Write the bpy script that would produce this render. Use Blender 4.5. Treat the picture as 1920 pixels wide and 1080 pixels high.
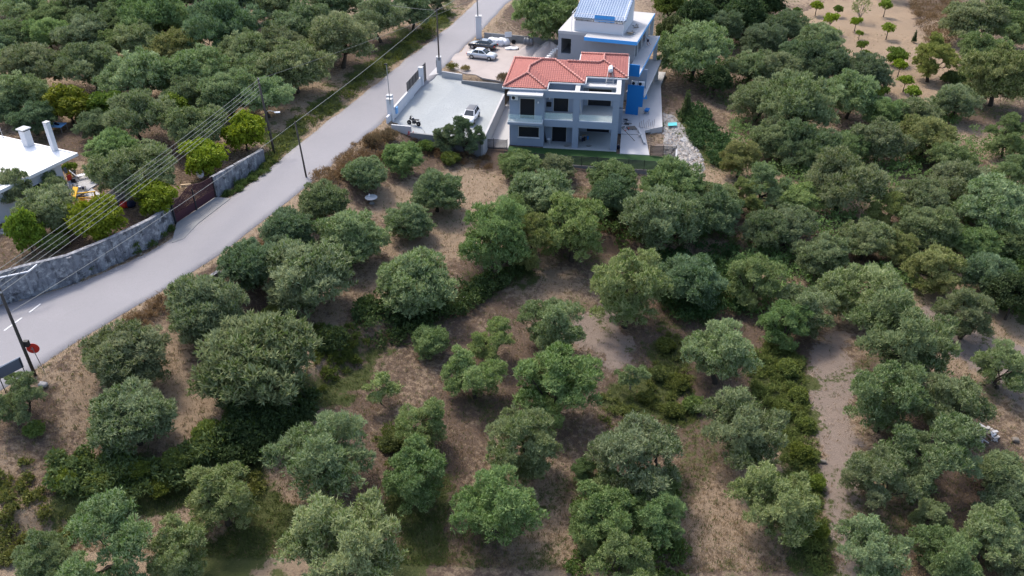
import bpy, bmesh, math, random
import numpy as np
from mathutils import Vector, Matrix

S = bpy.context.scene
for o in list(bpy.data.objects):
    bpy.data.objects.remove(o)
COL = S.collection
R = math.radians
# ------------------------------------------------------------------ camera
FPX, PITCH, CH = 1600.0, math.atan(1067 / 1600.0), 43.0
cam = bpy.data.objects.new('camera', bpy.data.cameras.new('camera'))
COL.objects.link(cam)
cam.location = (0, 0, CH)
cam.rotation_euler = (math.pi / 2 - PITCH, 0, 0)
cam.data.sensor_width = 36
cam.data.lens = 30.0
cam.data.clip_end = 3000
S.camera = cam
# ------------------------------------------------------------------ light
SUN_EL, SUN_AZ = R(56), R(-35)          # azimuth from +Y towards +X
W = bpy.data.worlds.new('World')
S.world = W
W.use_nodes = True
nt = W.node_tree
bg = nt.nodes['Background']
sky = nt.nodes.new('ShaderNodeTexSky')
sky.sky_type = 'NISHITA'
sky.sun_disc = False
sky.sun_elevation = SUN_EL
sky.sun_rotation = SUN_AZ
sky.air_density = 1.0
sky.dust_density = 3.0
nt.links.new(sky.outputs[0], bg.inputs[0])
bg.inputs[1].default_value = 0.15
sl = bpy.data.lights.new('sun', 'SUN')
sl.energy = 1.5
sl.angle = R(10)
sl.color = (1.0, 0.93, 0.83)
sun = bpy.data.objects.new('sun', sl)
COL.objects.link(sun)
sd = Vector((math.sin(SUN_AZ) * math.cos(SUN_EL), math.cos(SUN_AZ) * math.cos(SUN_EL), math.sin(SUN_EL)))
sun.rotation_euler = sd.to_track_quat('Z', 'Y').to_euler()
sun.location = sd * 200
S.view_settings.view_transform = 'Standard'
S.view_settings.look = 'None'
S.view_settings.exposure = 1.3
S.view_settings.gamma = 1.0
S.view_settings.use_curve_mapping = False

# ------------------------------------------------------------------ helpers
def ray(px, py):
    u = (px - 960) / FPX
    v = (py - 540) / FPX
    return np.array([u, math.cos(PITCH) - v * math.sin(PITCH), -math.sin(PITCH) - v * math.cos(PITCH)])

CAM = np.array([0, 0, CH])

def un(px, py, z):
    d = ray(px, py)
    return CAM + d * ((z - CH) / d[2])

def pxm(p):                                   # pixels per metre at a point
    return FPX / (p[1] * math.cos(PITCH) - (p[2] - CH) * math.sin(PITCH))

def sm(t):
    t = np.clip(t, 0, 1)
    return t * t * (3 - 2 * t)

def sdist(P, line):
    """signed distance of points (N,2) to a polyline; positive on its right-hand side"""
    best = np.full(len(P), 1e9)
    sg = np.ones(len(P))
    for a, b in zip(line[:-1], line[1:]):
        a = np.array(a[:2]); b = np.array(b[:2])
        ab = b - a
        t = np.clip(((P - a) @ ab) / (ab @ ab), 0, 1)
        q = a + t[:, None] * ab
        d = np.hypot(P[:, 0] - q[:, 0], P[:, 1] - q[:, 1])
        c = (P[:, 0] - a[0]) * ab[1] - (P[:, 1] - a[1]) * ab[0]
        m = d < best
        best = np.where(m, d, best)
        sg = np.where(m, np.where(c >= 0, 1, -1), sg)
    return best * sg

def inside(P, poly):
    """signed distance to a polygon, positive inside"""
    x, y = P[:, 0], P[:, 1]
    ins = np.zeros(len(P), bool)
    best = np.full(len(P), 1e9)
    n = len(poly)
    for i in range(n):
        a = np.array(poly[i][:2]); b = np.array(poly[(i + 1) % n][:2])
        ab = b - a
        t = np.clip(((P - a) @ ab) / (ab @ ab + 1e-12), 0, 1)
        q = a + t[:, None] * ab
        best = np.minimum(best, np.hypot(x - q[:, 0], y - q[:, 1]))
        cr = (a[1] > y) != (b[1] > y)
        with np.errstate(divide='ignore', invalid='ignore'):
            xi = (b[0] - a[0]) * (y - a[1]) / (b[1] - a[1]) + a[0]
        ins ^= cr & (x < xi)
    return np.where(ins, best, -best)

def wavy(P, s, seed):
    """cheap smooth noise, about -1..1"""
    r = np.random.RandomState(seed)
    out = np.zeros(len(P))
    wx = np.sin(P[:, 0] / s * 1.7 + seed) + np.sin(P[:, 1] / s * 2.3 + 2 * seed)
    wy = np.sin(P[:, 1] / s * 1.9 + 3 * seed) + np.sin(P[:, 0] / s * 2.6 + seed)
    X = P[:, 0] + wx * s * .3; Y = P[:, 1] + wy * s * .3
    for k in range(12):
        a = r.uniform(0, 6.28); f = math.exp(r.uniform(-1.0, .7)) / s
        out += np.sin((X * math.cos(a) + Y * math.sin(a)) * f * 6.28 + r.uniform(0, 6.28)) / (f * s) ** .5
    return out / 4.5

# road edges (from the photograph's road, on the plane z = 0)
RL = [un(x, y, 0) for x, y in [(-420, 640), (-200, 606), (0, 578), (60, 563), (130, 540), (200, 512), (262, 487), (330, 447), (372, 415), (430, 372), (470, 345), (520, 305), (565, 268), (610, 232), (660, 193), (710, 155), (760, 112), (800, 85), (850, 45), (897, 0)]]
RR = [un(x, y, 0) for x, y in [(-420, 960), (-200, 850), (-60, 775), (10, 727), (75, 683), (150, 635), (230, 590), (320, 535), (405, 483), (480, 426), (545, 373), (600, 328), (650, 285), (700, 243), (745, 203), (790, 165), (835, 125), (880, 78), (910, 50), (935, 22), (958, 0)]]
dv = np.array([math.cos(R(73.5)), math.sin(R(73.5)), 0])
RL.append(RL[-1] + dv * 140)
RR.append(RR[-1] + dv * 140)
WALLB = [un(x, y, 0) for x, y in [(-330, 640), (-40, 584), (0, 573), (60, 556), (142, 527), (220, 492), (296, 452), (331, 417)]]
DITCH = [un(x, y, -4.0) for x, y in [(-500, 1180), (40, 1010), (210, 968), (435, 882), (580, 735), (705, 637), (850, 548), (980, 492), (1105, 458), (1365, 452), (1800, 440)]]
DITCH.append(DITCH[-1] + np.array([80, 5, 0]))
PARK = [un(735, 230, -.2), un(797, 142, -.05), un(826, 137, -.05), un(946, 172, -1.0), un(906, 266, -1.0)]
YARD = [un(x, y, 0) for x, y in [(832, 132), (872, 82), (900, 66), (1060, 66), (1062, 130), (985, 165), (946, 158), (866, 140)]]
def hloc(a, b, z=0):                          # house frame: a along the facade, b into depth
    t = R(-7.5)
    return np.array([13.36 + a * math.cos(t) - b * math.sin(t), 100.64 + a * math.sin(t) + b * math.cos(t), -3.0 + z])
def bloc(a, b, z=0):                          # blue building frame
    t = R(-17.6)
    return np.array([17.25 + a * math.cos(t) - b * math.sin(t), 116.46 + a * math.sin(t) + b * math.cos(t), -3.0 + z])
HPAD = [hloc(-18.0, -5.6), hloc(7.6, -5.6), hloc(7.6, -1.2), bloc(2.6, -8.2), bloc(4.6, -7.4), bloc(2.4, 9), bloc(2.4, 16), bloc(-12, 16), hloc(-16.5, 22)]

def terrain(P):
    P = np.atleast_2d(np.asarray(P, float))[:, :2]
    dR = sdist(P, RR)
    dL = -sdist(P, RL)
    z = np.zeros(len(P))
    right = dR > 0
    zr = -2.1 * sm((dR - .7) / 8.5) - .065 * np.clip(dR - 8, 0, 34) - .025 * np.clip(dR - 42, 0, 500)
    dd = sdist(P, DITCH)
    zr = zr - 1.1 * sm((dd + .9) / 1.8) * sm(dR / 6)
    zr = zr + .16 * wavy(P, 11, 3) * sm((dR - 2) / 5) + .07 * wavy(P, 3.1, 4) * sm((dR - 1) / 3)
    zr = zr + .10 * np.exp(-((dR - .9) / .5) ** 2)
    zl = .5 * sm((dL - 1) / 6) + .012 * np.clip(dL - 6, 0, 200) + .2 * wavy(P, 12, 5) * sm((dL - 2) / 5)
    zl = zl - .25 * np.exp(-((dL - 1.1) / .7) ** 2)
    z = np.where(right, zr, np.where(dL > 0, zl, -.02))
    # raised garden behind the road wall
    dw = -sdist(P, WALLB)
    g = sm((dw - .06) / .36) * sm((inside(P, GARDEN) + 2.5) / 3.0)
    z = np.where(dL > 0, z * (1 - g) + (.95 + .06 * wavy(P, 5, 6)) * g, z)
    yd = sm((inside(P, YARD) + 1.0) / 2.0)
    z = z * (1 - yd) + .02 * yd
    hp = sm((inside(P, HPAD) + .6) / 1.6)
    z = z * (1 - hp) + (-3.1) * hp
    pk = sm((inside(P, PARK) + .1) / .8)
    z = np.minimum(z, z * (1 - pk) - 1.9 * pk)
    return z

GARDEN = [un(x, y, .5) for x, y in [(-400, 700), (-40, 595), (60, 566), (142, 536), (220, 500), (296, 462), (325, 415), (330, 385), (300, 330), (220, 300), (120, 270), (-100, 200), (-500, 200)]]

def at(px, py, up=0.0):
    """the point whose projection is (px, py) and that stands `up` above the ground: returns the ground point below it"""
    d = ray(px, py)
    ts = np.linspace(30, 330, 240)
    P = CAM + ts[:, None] * d
    gap = P[:, 2] - terrain(P) - up
    i = int(np.argmax(gap < 0))
    if gap[i] >= 0:
        i = len(ts) - 1
    i = max(i, 1)
    a, b = ts[i - 1], ts[i]
    fine = np.linspace(a, b, 40)
    P = CAM + fine[:, None] * d
    gap = P[:, 2] - terrain(P) - up
    j = int(np.argmax(gap < 0)) if (gap < 0).any() else len(fine) - 1
    p = P[j].copy()
    p[2] -= up
    return p

def tag(o, label=None, cat=None, group=None, kind=None):
    if label: o['label'] = label
    if cat:
        o['category'] = cat
        kind = kind or 'thing'
    if group: o['group'] = group
    if kind: o['kind'] = kind
    return o

def empty(name, loc, rz=0.0, label=None, cat=None, group=None):
    o = bpy.data.objects.new(name, None)
    COL.objects.link(o)
    o.location = [float(v) for v in loc]
    o.rotation_euler = (0, 0, rz)
    o.empty_display_size = .3
    return tag(o, label, cat, group)

def copy_tree(o, parent=None):
    c = o.copy()
    COL.objects.link(c)
    if parent:
        c.parent = parent
        c.matrix_parent_inverse = o.matrix_parent_inverse.copy()
    for ch in list(o.children):
        copy_tree(ch, c)
    return c

def wmat(o):
    m = Matrix.Translation(o.location) @ o.rotation_euler.to_matrix().to_4x4() @ Matrix.Diagonal((*o.scale, 1))
    return wmat(o.parent) @ m if o.parent else m

class MB:
    """collects shapes, builds ONE mesh object"""
    def __init__(s):
        s.v = []; s.f = []; s.m = []
    def add(s, vs, fs, mi=0):
        n = len(s.v)
        s.v += [tuple(float(c) for c in p) for p in vs]
        s.f += [tuple(i + n for i in f) for f in fs]
        s.m += [mi] * len(fs)
        return s
    def hexa(s, p, mi=0):
        return s.add(p, [(0, 3, 2, 1), (4, 5, 6, 7), (0, 1, 5, 4), (1, 2, 6, 5), (2, 3, 7, 6), (3, 0, 4, 7)], mi)
    def box(s, x0, x1, y0, y1, z0, z1, mi=0, fr=None):
        p = [(x0, y0, z0), (x1, y0, z0), (x1, y1, z0), (x0, y1, z0), (x0, y0, z1), (x1, y0, z1), (x1, y1, z1), (x0, y1, z1)]
        if fr: p = [fr(*q) for q in p]
        return s.hexa(p, mi)
    def bar(s, a, b, w, h, mi=0, up=(0, 0, 1)):
        a = Vector(a); b = Vector(b); d = (b - a)
        d.normalize(); sx = d.cross(Vector(up))
        if sx.length < 1e-4: sx = d.cross(Vector((0, 1, 0)))
        sx.normalize(); sz = sx.cross(d)
        x = sx * w / 2; z = sz * h / 2
        return s.hexa([a - x - z, a + x - z, b + x - z, b - x - z, a - x + z, a + x + z, b + x + z, b - x + z], mi)
    def prism(s, poly, z0, z1, mi=0):
        """poly: list of points (x, y[, z offset]) in order; z0/z1 may be lists"""
        n = len(poly)
        Z0 = z0 if hasattr(z0, '__len__') else [z0] * n
        Z1 = z1 if hasattr(z1, '__len__') else [z1] * n
        vs = [(p[0], p[1], Z0[i]) for i, p in enumerate(poly)] + [(p[0], p[1], Z1[i]) for i, p in enumerate(poly)]
        ar = sum(poly[i][0] * poly[(i + 1) % n][1] - poly[(i + 1) % n][0] * poly[i][1] for i in range(n))
        fs = [tuple(range(n - 1, -1, -1)), tuple(range(n, 2 * n))] + [(i, (i + 1) % n, n + (i + 1) % n, n + i) for i in range(n)]
        if ar < 0: fs = [tuple(reversed(f)) for f in fs]
        return s.add(vs, fs, mi)
    def tube(s, pts, rad, n=8, mi=0, caps=True):
        pts = [Vector([float(c) for c in p]) for p in pts]
        rs = rad if hasattr(rad, '__len__') else [rad] * len(pts)
        vs = []; fs = []
        ref = Vector((0.31, 0.17, .93))
        for i, p in enumerate(pts):
            d = (pts[min(i + 1, len(pts) - 1)] - pts[max(i - 1, 0)])
            if d.length < 1e-9: d = Vector((0, 0, 1))
            d.normalize()
            rr = ref if abs(d.dot(ref)) < .95 else Vector((1, 0, 0))
            x = d.cross(rr).normalized(); y = d.cross(x)
            for k in range(n):
                a = 2 * math.pi * k / n
                vs.append(p + (x * math.cos(a) + y * math.sin(a)) * rs[i])
        for i in range(len(pts) - 1):
            for k in range(n):
                fs.append((i * n + k, i * n + (k + 1) % n, (i + 1) * n + (k + 1) % n, (i + 1) * n + k))
        if caps:
            fs.append(tuple(range(n - 1, -1, -1))); b = (len(pts) - 1) * n
            fs.append(tuple(b + k for k in range(n)))
        return s.add(vs, fs, mi)
    def lathe(s, prof, c=(0, 0, 0), n=16, axis='z', mi=0):
        vs = []; fs = []
        for r, z in prof:
            for k in range(n):
                a = 2 * math.pi * k / n
                q = (r * math.cos(a), r * math.sin(a), z)
                if axis == 'x': q = (z, q[0], q[1])
                if axis == 'y': q = (q[1], z, q[0])
                vs.append((q[0] + c[0], q[1] + c[1], q[2] + c[2]))
        for i in range(len(prof) - 1):
            for k in range(n):
                fs.append((i * n + k, i * n + (k + 1) % n, (i + 1) * n + (k + 1) % n, (i + 1) * n + k))
        fs.append(tuple(range(n - 1, -1, -1))); b = (len(prof) - 1) * n
        fs.append(tuple(b + k for k in range(n)))
        return s.add(vs, fs, mi)
    def build(s, name, mats, parent=None, smooth=False, bevel=0.0, world=False):
        me = bpy.data.meshes.new(name)
        vs = s.v
        if parent is not None and world:       # vertices were given in world space
            M = wmat(parent).inverted()
            vs = [tuple(M @ Vector(p)) for p in vs]
        me.from_pydata(vs, [], s.f)
        ms = mats if isinstance(mats, (list, tuple)) else [mats]
        for m in ms: me.materials.append(m)
        if len(ms) > 1: me.polygons.foreach_set('material_index', s.m)
        if smooth: me.polygons.foreach_set('use_smooth', [True] * len(me.polygons))
        me.update()
        if bevel > 0:
            bm = bmesh.new(); bm.from_mesh(me)
            bmesh.ops.remove_doubles(bm, verts=bm.verts, dist=1e-5)
            bmesh.ops.bevel(bm, geom=[e for e in bm.edges if e.is_manifold and e.calc_face_angle(0) > .5], offset=bevel, segments=2, affect='EDGES', profile=.6)
            bm.to_mesh(me); bm.free()
        o = bpy.data.objects.new(name, me)
        COL.objects.link(o)
        if parent is not None: o.parent = parent
        return o

def arr_mesh(name, V, F, mats, tint=None, smooth=False):
    """fast mesh from numpy: V (n,3), F (m,k) with one k"""
    me = bpy.data.meshes.new(name)
    V = np.asarray(V, np.float32); F = np.asarray(F, np.int32)
    m, k = F.shape
    me.vertices.add(len(V)); me.loops.add(m * k); me.polygons.add(m)
    me.vertices.foreach_set('co', V.ravel())
    me.loops.foreach_set('vertex_index', F.ravel())
    me.polygons.foreach_set('loop_start', np.arange(m, dtype=np.int32) * k)
    if smooth: me.polygons.foreach_set('use_smooth', np.ones(m, bool))
    for x in (mats if isinstance(mats, (list, tuple)) else [mats]): me.materials.append(x)
    me.update(calc_edges=True)
    if tint is not None:
        at_ = me.attributes.new('tint', 'FLOAT', 'FACE')
        at_.data.foreach_set('value', np.asarray(tint, np.float32))
    return me

def obj(name, me, parent=None, loc=None):
    o = bpy.data.objects.new(name, me)
    COL.objects.link(o)
    if parent is not None: o.parent = parent
    if loc is not None: o.location = [float(c) for c in loc]
    return o

# ------------------------------------------------------------------ materials
def nodes(name):
    m = bpy.data.materials.new(name)
    m.use_nodes = True
    return m, m.node_tree, m.node_tree.nodes['Principled BSDF']

def mixc(t, fac, a, b, mode='MIX'):
    n = t.nodes.new('ShaderNodeMix'); n.data_type = 'RGBA'; n.blend_type = mode
    for sck, v in ((n.inputs[0], fac), (n.inputs[6], a), (n.inputs[7], b)):
        if hasattr(v, 'links') or hasattr(v, 'is_linked'): t.links.new(v, sck)
        elif isinstance(v, (int, float)): sck.default_value = v
        else: sck.default_value = (v[0], v[1], v[2], 1)
    return n.outputs[2]

def noise(t, scale, detail=4, rough=.6, vec=None, lo=.3, hi=.7):
    n = t.nodes.new('ShaderNodeTexNoise')
    n.inputs['Scale'].default_value = scale; n.inputs['Detail'].default_value = detail; n.inputs['Roughness'].default_value = rough
    if vec is not None: t.links.new(vec, n.inputs['Vector'])
    r = t.nodes.new('ShaderNodeMapRange')
    r.inputs[1].default_value = lo; r.inputs[2].default_value = hi
    t.links.new(n.outputs[0], r.inputs[0])
    return r.outputs[0]

def coords(t, kind='Object', scale=None):
    c = t.nodes.new('ShaderNodeTexCoord').outputs[kind]
    if scale:
        mp = t.nodes.new('ShaderNodeMapping'); mp.inputs['Scale'].default_value = scale
        t.links.new(c, mp.inputs[0]); return mp.outputs[0]
    return c

def world_pos(t):
    return t.nodes.new('ShaderNodeNewGeometry').outputs['Position']

def pm(name, c, c2=None, scale=3.0, rough=.8, bump=0.0, metal=0.0, fine=None, spec=.3, coat=0.0):
    """surface with two-scale colour variation and fine relief"""
    m, t, p = nodes(name)
    c2 = c2 or tuple(v * .78 for v in c)
    pos = world_pos(t)
    f1 = noise(t, scale * .12, 5, .65, pos)
    f2 = noise(t, scale, 5, .7, pos)
    col = mixc(t, f1, c, c2)
    col = mixc(t, f2, col, mixc(t, .5, c, c2), 'MIX')
    if fine:
        col = mixc(t, noise(t, scale * 6, 3, .6, pos, .45, .62), col, fine)
    t.links.new(col, p.inputs['Base Color'])
    p.inputs['Roughness'].default_value = rough; p.inputs['Metallic'].default_value = metal
    p.inputs['Specular IOR Level'].default_value = spec
    if coat: p.inputs['Coat Weight'].default_value = coat; p.inputs['Coat Roughness'].default_value = .06
    if bump:
        b = t.nodes.new('ShaderNodeBump'); b.inputs['Strength'].default_value = bump; b.inputs['Distance'].default_value = .05
        t.links.new(noise(t, scale * 4, 4, .7, pos, 0, 1), b.inputs['Height']); t.links.new(b.outputs[0], p.inputs['Normal'])
    return m

M = {}
def defmats():
    M['asphalt'] = None
    M['white_wall'] = pm('white_render', (.60, .60, .62), (.5, .5, .52), 1.2, .85)
    M['old_white'] = pm('weathered_white', (.5, .5, .5), (.36, .36, .365), 1.5, .9, .1)
    M['roofwhite'] = pm('white_roof_coating', (.72, .71, .70), (.62, .61, .6), .8, .7)
    M['grey_wall'] = pm('grey_render', (.25, .29, .36), (.21, .245, .31), .6, .85)
    M['screed'] = pm('pale_screed', (.44, .43, .43), (.32, .32, .325), 1.0, .85, .1)
    M['screed2'] = pm('polished_concrete', (.325, .345, .35), (.235, .255, .262), .9, .7, .05, 0, (.25, .265, .265))
    M['raw_conc'] = pm('raw_concrete', (.24, .24, .24), (.15, .15, .152), 1.2, .9, .2)
    M['plaster'] = pm('patchy_plaster', (.33, .33, .345), (.22, .22, .235), 1.0, .9, .15)
    M['blue'] = pm('blue_paint', (.012, .17, .46), (.01, .15, .42), 1.0, .75)
    M['lightblue'] = pm('light_blue_board', (.06, .33, .72), (.05, .29, .66), 1.0, .6)
    M['paleblue'] = pm('pale_blue_render', (.2, .42, .72), (.18, .38, .66), 1.0, .8)
    M['shutter'] = pm('dark_shutter', (.012, .014, .02), (.01, .011, .015), 3, .45)
    M['tile'] = pm('terracotta_tile', (.335, .115, .095), (.24, .08, .07), 4.0, .85, 0, 0, (.42, .18, .15))
    M['ridge'] = pm('pale_terracotta', (.52, .25, .21), (.42, .19, .16), 4.0, .8)
    M['btile'] = pm('grey_blue_tile', (.30, .36, .46), (.2, .26, .36), 4.0, .75)
    M['gutter'] = pm('white_gutter', (.7, .7, .71), None, 2, .5)
    M['darkmetal'] = pm('dark_grey_metal', (.035, .037, .042), None, 3, .5, 0, .3)
    M['steel'] = pm('galvanised_steel', (.42, .43, .44), (.33, .34, .35), 4, .45, 0, .7)
    M['wood_pole'] = pm('weathered_pole', (.085, .07, .06), (.05, .043, .038), 6, .9, .3)
    M['conc_pole'] = pm('grey_pole', (.3, .3, .3), (.2, .2, .2), 5, .8)
    M['cable'] = pm('pale_cable', (.2, .205, .195), None, 5, .6)
    M['dcable'] = pm('dark_cable', (.13, .13, .12), None, 5, .6)
    M['timber'] = pm('raw_timber', (.4, .31, .2), (.3, .22, .14), 5, .85)
    M['oldtimber'] = pm('grey_timber', (.2, .17, .14), (.13, .11, .09), 5, .9, .2)
    M['rubber'] = pm('black_rubber', (.012, .012, .013), None, 5, .8)
    M['blackpaint'] = pm('black_car_paint', (.006, .006, .008), (.008, .008, .01), 1, .25, 0, 0, None, .5, 1.0)
    M['silver'] = pm('silver_car_paint', (.5, .51, .53), (.47, .48, .5), 1, .3, 0, .35, None, .5, 1.0)
    M['whitepaint'] = pm('white_car_paint', (.75, .75, .76), (.72, .72, .73), 1, .3, 0, 0, None, .5, 1.0)
    M['red'] = pm('red_paint', (.55, .035, .02), (.45, .03, .02), 3, .6)
    M['yellow'] = pm('yellow_paint', (.75, .42, .01), (.65, .36, .01), 3, .55)
    M['blackplastic'] = pm('black_plastic', (.015, .015, .017), None, 5, .5)
    M['greyplastic'] = pm('grey_plastic', (.11, .115, .13), None, 5, .5)
    M['whiteplastic'] = pm('white_plastic', (.68, .69, .71), (.55, .56, .6), 4, .5)
    M['cyanfoil'] = pm('turquoise_foil', (.1, .5, .52), None, 5, .4)
    M['sand'] = pm('builders_sand', (.40, .35, .325), (.27, .235, .22), 2.5, .95, .3)
    M['stone'] = pm('pale_stone', (.42, .39, .36), (.3, .28, .26), 3, .95, .3)
    M['signback'] = pm('grey_sign_back', (.15, .17, .225), (.12, .14, .19), 3, .45, 0, .4)
    M['gate_slat'] = pm('maroon_gate_paint', (.075, .022, .028), (.04, .02, .035), 1.2, .5, 0, .2)
    M['skin'] = pm('skin', (.4, .22, .15), None, 5, .6)
    M['shirt'] = pm('grey_cotton', (.33, .34, .36), None, 5, .9)
    M['navy'] = pm('navy_cotton', (.02, .025, .06), None, 5, .9)
    M['hair'] = pm('dark_hair', (.012, .01, .009), None, 5, .7)
    M['bark'] = pm('olive_bark', (.07, .055, .042), (.035, .028, .022), 5, .95, .5)
    M['palebark'] = pm('grey_twig', (.2, .18, .16), (.13, .115, .1), 5, .95, .3)
    M['pink'] = pm('pink_petals', (.55, .04, .09), (.08, .03, .2), 9, .8)
    # asphalt: pale worn grey with darker patches and cracks
    m, t, p = nodes('worn_asphalt')
    pos = world_pos(t)
    c = mixc(t, noise(t, .09, 5, .6, pos), (.25, .241, .252), (.20, .194, .205))
    c = mixc(t, noise(t, 1.1, 6, .7, pos, .35, .75), c, (.225, .217, .226))
    c = mixc(t, noise(t, 16, 3, .6, pos, .5, .68), c, (.18, .175, .18))
    v = t.nodes.new('ShaderNodeTexVoronoi'); v.feature = 'DISTANCE_TO_EDGE'; v.inputs['Scale'].default_value = .16
    nz = t.nodes.new('ShaderNodeTexNoise'); nz.inputs['Scale'].default_value = .7; nz.inputs['Detail'].default_value = 4
    t.links.new(pos, nz.inputs['Vector'])
    ad = t.nodes.new('ShaderNodeVectorMath'); ad.operation = 'ADD'
    t.links.new(pos, ad.inputs[0]); t.links.new(nz.outputs['Color'], ad.inputs[1]); t.links.new(ad.outputs[0], v.inputs['Vector'])
    mr = t.nodes.new('ShaderNodeMapRange'); mr.inputs[1].default_value = 0; mr.inputs[2].default_value = .008; mr.inputs[3].default_value = .10; mr.inputs[4].default_value = 0
    t.links.new(v.outputs['Distance'], mr.inputs[0])
    c = mixc(t, mr.outputs[0], c, (.16, .155, .15))
    t.links.new(c, p.inputs['Base Color']); p.inputs['Roughness'].default_value = .85; p.inputs['Specular IOR Level'].default_value = .25
    M['asphalt'] = m
    # stained old concrete of the road wall: streaks run down, lime and moss blotches
    m, t, p = nodes('stained_concrete')
    pos = world_pos(t)
    stv = t.nodes.new('ShaderNodeMapping'); stv.inputs['Scale'].default_value = (1.6, 1.6, .25); t.links.new(pos, stv.inputs[0])
    c = mixc(t, noise(t, .35, 5, .65, pos), (.25, .255, .275), (.16, .165, .185))
    c = mixc(t, noise(t, 1.6, 6, .7, stv.outputs[0], .42, .66), c, (.1, .1, .115))
    c = mixc(t, noise(t, 1.7, 6, .72, pos, .50, .64), c, (.36, .36, .365))
    c = mixc(t, noise(t, 1.0, 6, .75, pos, .52, .64), c, (.06, .06, .066))
    t.links.new(c, p.inputs['Base Color']); p.inputs['Roughness'].default_value = .95; p.inputs['Specular IOR Level'].default_value = .15
    b = t.nodes.new('ShaderNodeBump'); b.inputs['Strength'].default_value = .4; b.inputs['Distance'].default_value = .06
    t.links.new(noise(t, 5, 5, .7, pos, 0, 1), b.inputs['Height']); t.links.new(b.outputs[0], p.inputs['Normal'])
    M['oldconc'] = m
    # glass of balustrades and windows
    m, t, p = nodes('balustrade_glass')
    p.inputs['Base Color'].default_value = (.72, .9, .87, 1); p.inputs['Roughness'].default_value = .05
    p.inputs['Alpha'].default_value = .22; p.inputs['Specular IOR Level'].default_value = .6
    M['glass'] = m
    m, t, p = nodes('dark_window_glass')
    p.inputs['Base Color'].default_value = (.02, .025, .03, 1); p.inputs['Roughness'].default_value = .06; p.inputs['Specular IOR Level'].default_value = .7
    M['carglass'] = m
    M['leaf_olive'] = leafmat('olive_leaf', (.074, .128, .032), (.165, .236, .078), (.225, .28, .15), .8, (.35, .42, .25))
    M['leaf_citrus'] = leafmat('citrus_leaf', (.085, .15, .016), (.205, .26, .03), (.15, .21, .035), .6)
    M['leaf_dark'] = leafmat('evergreen_leaf', (.046, .08, .022), (.10, .145, .04), (.09, .125, .05), .7)
    M['leaf_bramble'] = leafmat('bramble_leaf', (.056, .10, .022), (.16, .20, .042), (.12, .165, .06), .7)
    M['straw'] = leafmat('dry_grass_blade', (.24, .175, .10), (.38, .29, .175), (.28, .21, .125), .8)
    M['grassblade'] = leafmat('green_grass_blade', (.065, .105, .022), (.17, .185, .055), (.11, .14, .04), .7)
    M['lawn'] = pm('artificial_turf', (.022, .06, .012), (.016, .045, .01), 6, .9, .3)

def leafmat(name, c1, c2, back, rough, tip=None):
    m, t, p = nodes(name)
    a = t.nodes.new('ShaderNodeAttribute'); a.attribute_name = 'tint'
    oi = t.nodes.new('ShaderNodeObjectInfo')
    g = t.nodes.new('ShaderNodeNewGeometry')
    c = mixc(t, a.outputs['Fac'], c1, c2)
    if tip:
        mr = t.nodes.new('ShaderNodeMapRange'); mr.inputs[1].default_value = .55; mr.inputs[2].default_value = .9; mr.inputs[3].default_value = 0; mr.inputs[4].default_value = .9
        t.links.new(a.outputs['Fac'], mr.inputs[0]); c = mixc(t, mr.outputs[0], c, tip)
    c = mixc(t, g.outputs['Backfacing'], c, back)
    c = mixc(t, 1.0, c, oi.outputs['Color'], 'MULTIPLY')
    t.links.new(c, p.inputs['Base Color'])
    p.inputs['Roughness'].default_value = rough; p.inputs['Specular IOR Level'].default_value = .18
    tr = t.nodes.new('ShaderNodeBsdfTranslucent')
    t.links.new(c, tr.inputs['Color'])
    mx = t.nodes.new('ShaderNodeMixShader'); mx.inputs[0].default_value = .32
    out = t.nodes['Material Output']
    t.links.new(p.outputs[0], mx.inputs[1]); t.links.new(tr.outputs[0], mx.inputs[2]); t.links.new(mx.outputs[0], out.inputs['Surface'])
    return m

defmats()
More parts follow.
